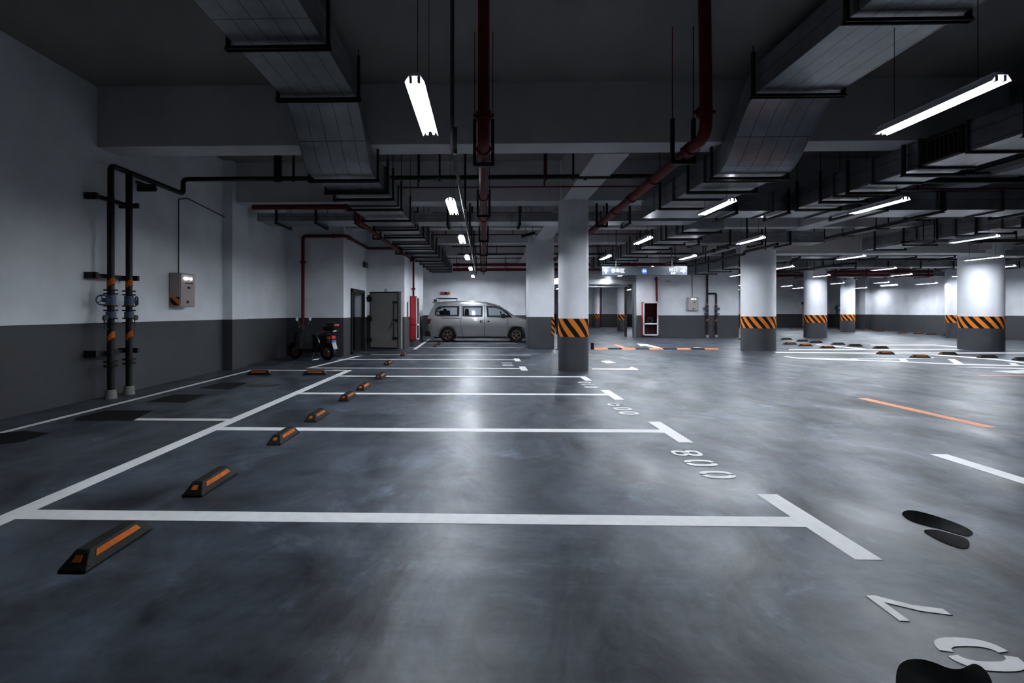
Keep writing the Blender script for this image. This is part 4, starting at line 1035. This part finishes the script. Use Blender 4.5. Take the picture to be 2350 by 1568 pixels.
build('cabinet', MB().add([(-.22, -.1, -.02), (.16, .05, .1), (.16, .2, .1), (-.22, .05, -.02), (-.22, -.1, .06), (.16, .05, .18), (.16, .2, .18), (-.22, .05, .06)],
      [(0, 3, 2, 1), (4, 5, 6, 7), (0, 1, 5, 4), (1, 2, 6, 5), (2, 3, 7, 6), (3, 0, 4, 7)]), M['steel'], sp, local=True)
build('cable', MB().cyl((.1, .1, .15), (0, .1, CEIL - 3.4), .006, n=6).cyl((-.1, 0, .08), (-.1, .1, CEIL - 3.4), .006, n=6), M['wire'], sp, local=True)

# ------------------------------------------------------------------ van
VS = 50.8
def vx(a): return (900 + a / 5.8725 - 1110) / VS
def vz(b): return EYE - (580 + b / 5.8725 - 717) / VS - .03
van = thing('van', 'silver minivan parked crosswise in front of the bright back wall', 'van', (-.3, 22.5, 0))
VY0, VY1 = 21.62, 23.36; VC = (VY0 + VY1) / 2; HW = (VY1 - VY0) / 2
top_prof = [(455, 1040), (468, 880), (482, 845), (520, 745), (560, 685), (600, 658), (700, 648), (850, 642), (1050, 640), (1250, 653), (1380, 682), (1455, 710), (1560, 775), (1650, 842), (1790, 890), (1900, 935), (1990, 985), (2030, 1040)]
bot_prof = [(455, 1100), (640, 1135), (1560, 1135), (1990, 1135), (2030, 1100)]
def interp(prof, x):
    for (x0, y0), (x1, y1) in zip(prof, prof[1:]):
        if x0 <= x <= x1: return y0 + (y1 - y0) * (x - x0) / (x1 - x0)
    return prof[0][1] if x < prof[0][0] else prof[-1][1]
def yside(z):
    tab = [(.2, .93), (.45, .985), (.7, 1.0), (1.0, .995), (1.12, .975), (1.85, .80), (2.1, .74)]
    for (z0, a), (z1, b) in zip(tab, tab[1:]):
        if z0 <= z <= z1: return HW * (a + (b - a) * (z - z0) / (z1 - z0))
    return HW * .93 if z < .2 else HW * .74
xs = [455, 461, 468, 482, 500, 520, 560, 600, 700, 850, 1050, 1250, 1380, 1455, 1560, 1650, 1720, 1790, 1900, 1960, 2010, 2030]
rings = []
for a in xs:
    zt = vz(interp(top_prof, a)); zb = vz(interp(bot_prof, a)); h = zt - zb
    endk = 1 - .10 * max(0, (520 - a) / 65) ** 2 - .16 * max(0, (a - 1850) / 180) ** 2
    half = []
    for t in (0, .12, .3, .48, .62, .75, .86, .94):
        z = zb + h * t; half.append((yside(z) * endk, z))
    half += [(yside(zt) * endk * .93, zb + h * .985), (yside(zt) * endk * .7, zt), (0.25, zt + .012), ]
    ring = [(vx(a), VC - y, z) for y, z in half] + [(vx(a), VC + y, z) for y, z in half[::-1]]
    rings.append(ring)
vb = build('body', MB().loft(rings), M['silver'], van, smooth=True, fix=True)
def cutter(mb, name):
    c = build(name, mb, M['trim'], van, fix=True)
    return c
def apply_bool(target, cut, keep=False):
    md = target.modifiers.new('b', 'BOOLEAN'); md.object = cut; md.operation = 'DIFFERENCE'; md.solver = 'EXACT'
    bpy.context.view_layer.update()
    dg = bpy.context.evaluated_depsgraph_get()
    me = bpy.data.meshes.new_from_object(target.evaluated_get(dg), depsgraph=dg)
    target.modifiers.clear(); old = target.data; target.data = me
    cm = cut.data; bpy.data.objects.remove(cut); bpy.data.meshes.remove(cm)
wh = [(vx(745), vz(1120)), (vx(1672), vz(1128))]
WR = .345
wz = WR
for (x, _) in wh:
    for y0, y1 in ((VY0 - .2, VY0 + .3), (VY1 - .3, VY1 + .2)):
        apply_bool(vb, cutter(MB().cyl((x, y0, wz + .02), (x, y1, wz + .02), WR + .055, n=32), 'cut'))
win = {
    'rear_side_window': [(572, 800), (585, 745), (620, 718), (700, 712), (905, 712), (905, 848), (620, 850), (578, 838)],
    'middle_side_window': [(945, 712), (1218, 712), (1218, 855), (945, 850)],
    'front_side_window': [(1268, 712), (1400, 715), (1470, 740), (1545, 790), (1615, 860), (1600, 868), (1280, 862)],
}
def sh_poly(p, k):
    cx_ = sum(a for a, b in p) / len(p); cy_ = sum(b for a, b in p) / len(p)
    return [(cx_ + (a - cx_) * k[0], cy_ + (b - cy_) * k[1]) for a, b in p]
for nm, poly in win.items():
    inner = sh_poly(poly, (.86, .76))
    apply_bool(vb, cutter(MB().xz([(vx(a), vz(b)) for a, b in inner], VY0 - .3, VY1 + .3), 'cut'))
vb.data.materials.clear(); vb.data.materials.append(M['silver'])
for p_ in vb.data.polygons: p_.material_index = 0
def on_side(poly, off, sgn, y_inner=None, div=3):
    """polygon given in photo coordinates laid on the van's side, with a rim down to the body"""
    pts = []
    n = len(poly)
    for i in range(n):
        a, b = poly[i], poly[(i + 1) % n]
        for k in range(div): pts.append((a[0] + (b[0] - a[0]) * k / div, a[1] + (b[1] - a[1]) * k / div))
    return [(vx(a), VC + sgn * (yside(vz(b)) + off), vz(b)) for a, b in pts]
for nm, poly in win.items():
    for sgn in (-1, 1):
        outer = on_side(poly, .008, sgn); inner = on_side(sh_poly(poly, (.86, .76)), .008, sgn)
        n = len(outer)
        fm = MB().add(outer + inner, [(i, (i + 1) % n, n + (i + 1) % n, n + i) for i in range(n)])
        fo = build('window_surround', fm, M['trim'], van)
        if sgn > 0: fo.data.flip_normals()
        gl = MB().add(on_side(sh_poly(poly, (.87, .77)), -.002, sgn), [tuple(range(n))])
        build('window_glass', gl, M['glass'], fo, local=False)
# cabin: seats and steering wheel seen through the glass
for a, wdt in ((690, 130), (1000, 50), (1340, 0)):
    if not wdt: continue
    for y in (VC - .45, VC + .05):
        s_ = MB().box(vx(a - wdt / 2), vx(a + wdt / 2), y, y + .42, vz(900), vz(770)).box(vx(a - 18), vx(a + 18), y + .12, y + .3, vz(770), vz(745))
        build('seat', s_, M['seat'], van, bevel=.03)
build('dashboard', MB().box(vx(1490), vx(1600), VC - .6, VC + .6, vz(880), vz(838)).torus((vx(1478), VC - .35, vz(830)), (1, 0, .3), .16, .018), M['seat'], van)
def strip(pts, wpx, sgn, off=.004):
    """thin line laid on the side, pts in photo coordinates"""
    mb = MB()
    for (a, b) in zip(pts, pts[1:]):
        d = Vector((b[0] - a[0], b[1] - a[1])).normalized(); n = Vector((-d.y, d.x)) * wpx / 2
        qd = [(a[0] + n.x, a[1] + n.y), (b[0] + n.x, b[1] + n.y), (b[0] - n.x, b[1] - n.y), (a[0] - n.x, a[1] - n.y)]
        n0 = len(mb.v)
        pp = []
        for i in range(4):
            p0, p1 = qd[i], qd[(i + 1) % 4]
            for k in range(4 if i in (0, 2) else 1): pp.append((p0[0] + (p1[0] - p0[0]) * k / 4, p0[1] + (p1[1] - p0[1]) * k / 4))
        v_ = [(vx(x), VC + sgn * (yside(vz(z)) + off), vz(z)) for x, z in pp]
        mb.add(v_, [(0, 1, 8, 9), (1, 2, 7, 8), (2, 3, 6, 7), (3, 4, 5, 6)])
    return mb
for nm, pts, wpx in (('door_seam', [(930, 700), (930, 860), (922, 960), (950, 1100), (960, 1120)], 5), ('door_seam', [(1244, 700), (1244, 900), (1240, 1130)], 5), ('door_seam', [(1560, 860), (1556, 1010)], 4), ('slide_rail', [(660, 872), (925, 876)], 7), ('sill_trim', [(870, 1128), (1545, 1128)], 12)):
    build(nm, strip(pts, wpx, -1), M['trim'], van)
build('side_moulding', strip([(490, 966), (1560, 970), (1990, 990)], 18, -1, .022), M['silver'], van)
for a in (1190, 1212, 1290):
    build('door_handle', MB().box(vx(a - 6), vx(a + (6 if a < 1290 else 22)), VY0 - .03, VY0 + .02, vz(935 if a < 1290 else 925), vz(898 if a < 1290 else 908)), M['trim'], van, bevel=.008)
build('wing_mirror', MB().loft([[(vx(1475) + dx, VY0 - .02 - t * .16, vz(870) + dz) for dx, dz in ((0, .0), (.16, 0), (.14, .17), (.03, .19))] for t in (0, .5, 1)]), M['trim'], van, bevel=.02, fix=True)
build('tail_light', MB().box(vx(470), vx(528), VY0 + .008, VY0 + .12, vz(955), vz(880)), M['taillight'], van, bevel=.02)
build('tail_light', MB().box(vx(470), vx(528), VY1 - .12, VY1 - .008, vz(955), vz(880)), M['taillight'], van, bevel=.02)
build('bumper', MB().box(vx(442), vx(520), VY0 + .02, VY1 - .02, vz(1120), vz(1045)), M['trim'], van, bevel=.03)
build('bumper', MB().box(vx(1960), vx(2050), VY0 + .06, VY1 - .06, vz(1125), vz(1030)), M['trim'], van, bevel=.03)
build('headlight', MB().box(vx(1930), vx(1998), VY0 + .06, VY0 + .35, vz(985), vz(945)), M['chrome'], van, bevel=.02)
build('underbody', MB().box(vx(560), vx(1960), VY0 + .25, VY1 - .25, vz(1150), vz(1100)), M['trim'], van)
build('roof_rack', MB().tube([(vx(590), VY0 + .3, vz(665)), (vx(590), VY0 + .3, vz(603)), (vx(860), VY0 + .3, vz(603)), (vx(860), VY0 + .3, vz(645))], .018, 8).tube([(vx(590), VY1 - .3, vz(665)), (vx(590), VY1 - .3, vz(603)), (vx(860), VY1 - .3, vz(603)), (vx(860), VY1 - .3, vz(645))], .018, 8).cyl((vx(590), VY0 + .3, vz(603)), (vx(590), VY1 - .3, vz(603)), .016).cyl((vx(860), VY0 + .3, vz(603)), (vx(860), VY1 - .3, vz(603)), .016), M['trim'], van)
build('roof_lamp', MB().box(vx(548), vx(585), VY0 + .35, VY0 + .5, vz(665), vz(615)), M['dvr'], van, bevel=.01)
build('roof_spoiler', MB().box(vx(535), vx(600), VY0 + .2, VY1 - .2, vz(672), vz(655)), M['silver'], van, bevel=.01)
for (x, _) in wh:
    for y, sg_ in ((VY0 + .11, -1), (VY1 - .11, 1)):
        ty = MB(); n = 36
        prof = [(.20, -.08), (.30, -.10), (.335, -.095), (WR, -.07), (WR, .07), (.335, .095), (.30, .10), (.20, .08)]
        rg = [[(x + r * math.cos(2 * PI * i / n), y + d, wz + r * math.sin(2 * PI * i / n)) for r, d in prof] for i in range(n)]
        ty.v = [p for r_ in rg for p in r_]; m8 = len(prof)
        ty.f = [(i * m8 + j, i * m8 + (j + 1) % m8, ((i + 1) % n) * m8 + (j + 1) % m8, ((i + 1) % n) * m8 + j) for i in range(n) for j in range(m8)]
        tyo = build('tyre', ty, M['tyre'], van, smooth=True, fix=True)
        build('brake_disc', MB().cyl((x, y + sg_ * .01, wz), (x, y + sg_ * .03, wz), .2, n=28), M['rimdark'], tyo)
        rm = MB().torus((x, y + sg_ * .075, wz), (0, 1, 0), .195, .018, 32, 8)
        for k in range(5):
            t = k * 2 * PI / 5 + .3; d0 = Vector((math.cos(t), 0, math.sin(t))); pr = Vector((-math.sin(t), 0, math.cos(t)))
            c = Vector((x, y + sg_ * .08, wz)); hh = Vector((0, .012, 0))
            a0, a1 = c + d0 * .04, c + d0 * .19 + pr * .02
            w0, w1 = pr * .022, pr * .034
            rm.add([a0 - w0 - hh, a1 - w1 - hh, a1 + w1 - hh, a0 + w0 - hh, a0 - w0 + hh, a1 - w1 + hh, a1 + w1 + hh, a0 + w0 + hh], [(0, 3, 2, 1), (4, 5, 6, 7), (0, 1, 5, 4), (1, 2, 6, 5), (2, 3, 7, 6), (3, 0, 4, 7)])
        rm.cyl((x, y + sg_ * .06, wz), (x, y + sg_ * .1, wz), .055, n=16)
        build('rim', rm, M['rim'], tyo, smooth=True, fix=True)

# ------------------------------------------------------------------ electric scooter (length along local X, front at -X)
sct = thing('scooter', 'black electric scooter with rear top box parked against the grey wall', 'scooter')
def wheel(x):
    t_ = build('tyre', MB().torus((x, 0, .235), (0, 1, 0), .185, .05, 32, 10), M['tyre'], sct, local=True, smooth=True)
    r_ = MB().torus((x, 0, .235), (0, 1, 0), .132, .013, 28, 6).cyl((x, -.05, .235), (x, .05, .235), .05, n=14)
    for k in range(6):
        a = k * PI / 3; r_.cyl((x, 0, .235), (x + .13 * math.cos(a), 0, .235 + .13 * math.sin(a)), .012, n=6)
    build('rim', r_, pm('dull_red_rim', (.07, .02, .018), .5), t_, local=True, smooth=True)
wheel(-.58); wheel(.58)
def fend(cx_, a0, a1, r, wd_):
    mb = MB(); n = 12; v_ = []
    for i in range(n + 1):
        t = math.radians(a0 + (a1 - a0) * i / n)
        for rr, y in ((r, -wd_), (r + .03, -wd_ * .7), (r + .035, 0), (r + .03, wd_ * .7), (r, wd_), (r - .012, wd_ * .9), (r + .015, 0), (r - .012, -wd_ * .9)):
            v_.append((cx_ + rr * math.cos(t), y, .235 + rr * math.sin(t)))
    mb.loft([v_[i * 8:(i + 1) * 8] for i in range(n + 1)]); return mb
build('fender', fend(-.58, 40, 185, .245, .07), M['bodyblack'], sct, local=True, smooth=True, fix=True)
build('fender', fend(.58, -10, 120, .255, .075), M['bodyblack'], sct, local=True, smooth=True, fix=True)
def shape(name, rings, mat='bodyblack', bevel=0, par=None):
    return build(name, MB().loft(rings), M[mat], par or sct, local=True, smooth=True, fix=True, bevel=bevel)
def rr_(x, z, wy, hx, dz=0): # rounded ring in the plane across x
    return [(x, -wy, z - hx), (x, -wy * .6, z - hx * 1.15), (x, wy * .6, z - hx * 1.15), (x, wy, z - hx), (x, wy, z + hx), (x, wy * .6, z + hx * 1.15), (x, -wy * .6, z + hx * 1.15), (x, -wy, z + hx)]
def rz_(x, z, lx, wy): # ring in the horizontal plane at height z
    return [(x - lx, -wy * .6, z), (x - lx * .6, -wy, z), (x + lx * .6, -wy, z), (x + lx, -wy * .6, z), (x + lx, wy * .6, z), (x + lx * .6, wy, z), (x - lx * .6, wy, z), (x - lx, wy * .6, z)]
shape('front_shield', [rz_(-.40, .28, .05, .10), rz_(-.44, .45, .07, .17), rz_(-.43, .62, .08, .20), rz_(-.38, .78, .08, .18), rz_(-.33, .90, .07, .12), rz_(-.31, .98, .05, .08)])
shape('floorboard', [rr_(-.42, .30, .12, .05), rr_(-.2, .27, .16, .05), rr_(.1, .27, .16, .05), rr_(.3, .30, .14, .06)])
shape('seat_base', [rz_(.27, .24, .15, .11), rz_(.32, .42, .2, .14), rz_(.38, .58, .25, .15), rz_(.42, .68, .28, .14)])
shape('rear_cowl', [rr_(.3, .58, .13, .09), rr_(.55, .64, .13, .07), rr_(.75, .68, .09, .04)])
shape('seat', [rr_(.08, .72, .10, .03), rr_(.15, .73, .14, .05), rr_(.35, .73, .15, .05), rr_(.5, .76, .13, .05), rr_(.62, .78, .10, .03)], 'seat')
build('fork', MB().cyl((-.58, -.08, .235), (-.40, -.08, .62), .02).cyl((-.58, .08, .235), (-.40, .08, .62), .02), M['chrome'], sct, local=True, smooth=True)
build('handlebar', MB().tube([(-.22, -.33, .98), (-.26, -.2, 1.02), (-.3, 0, 1.0), (-.26, .2, 1.02), (-.22, .33, .98)], .015, 8, .03).cyl((-.31, 0, .9), (-.3, 0, 1.0), .03), M['trim'], sct, local=True, smooth=True)
for s_ in (-1, 1):
    build('grip', MB().cyl((-.225, s_ * .23, .995), (-.215, s_ * .36, .975), .02), M['rubber'], sct, local=True, smooth=True)
    mi = build('mirror', MB().tube([(-.27, s_ * .18, 1.02), (-.27, s_ * .24, 1.12), (-.29, s_ * .28, 1.17)], .007, 6), M['chrome'], sct, local=True)
    build('mirror_glass', MB().cyl((-.29, s_ * .28, 1.2), (-.272, s_ * .28, 1.2), .055, n=20), M['mirror'], mi, local=True)
    build('indicator', MB().box(-.50, -.44, s_ * .16 - .02, s_ * .16 + .02, .52, .6), M['amber'], sct, local=True, bevel=.01)
build('headlight', MB().cyl((-.38, 0, .93), (-.42, 0, .92), .06, .05, n=18), M['chrome'], sct, local=True, smooth=True)
build('side_rail', MB().tube([(.3, -.16, .3), (.45, -.18, .52), (.35, -.17, .74), (.55, -.14, .82), (.8, -.1, .86)], .011, 8, .04), M['chrome'], sct, local=True, smooth=True)
build('side_rail', MB().tube([(-.35, -.17, .3), (-.46, -.15, .5), (-.38, -.17, .75)], .010, 8, .04), M['chrome'], sct, local=True, smooth=True)
build('rear_rack', MB().tube([(.5, -.12, .80), (.85, -.12, .86), (.85, .12, .86), (.5, .12, .80)], .012, 8, .03), M['chrome'], sct, local=True, smooth=True)
tb = shape('top_box', [rz_(.70, .865, .16, .15), rz_(.70, .93, .20, .19), rz_(.70, 1.02, .21, .19), rz_(.69, 1.08, .17, .15), rz_(.68, 1.10, .1, .1)])
build('box_reflector', MB().box(.84, .915, -.12, .12, 1.0, 1.05), M['tailred'], tb, local=True, bevel=.01)
build('tail_light', MB().box(.74, .82, -.09, .09, .62, .72), M['tailred'], sct, local=True, bevel=.02)
build('turn_light', MB().box(.66, .75, -.14, -.09, .63, .7), M['amber'], sct, local=True, bevel=.01)
pl = build('number_plate', MB().add([(.80, -.09, .54), (.80, .09, .54), (.87, .09, .34), (.87, -.09, .34), (.81, -.09, .54), (.81, .09, .54), (.88, .09, .34), (.88, -.09, .34)], [(0, 1, 2, 3), (7, 6, 5, 4), (0, 4, 5, 1), (1, 5, 6, 2), (2, 6, 7, 3), (3, 7, 4, 0)]), M['plate'], sct, local=True, fix=True)
build('plate_top', MB().box(.79, .83, -.09, .09, .53, .59), M['plate_blue'], pl, local=True)
build('kick_stand', MB().cyl((.2, -.1, .24), (.16, -.16, .01), .012).cyl((.2, .1, .24), (.16, .16, .01), .012).cyl((.16, -.16, .01), (.16, .16, .01), .012), M['chrome'], sct, local=True)
sct.location = (-4.95, 13.65, 0); sct.rotation_euler = (0, 0, math.radians(-20)); sct.scale = (.97, .97, .97)
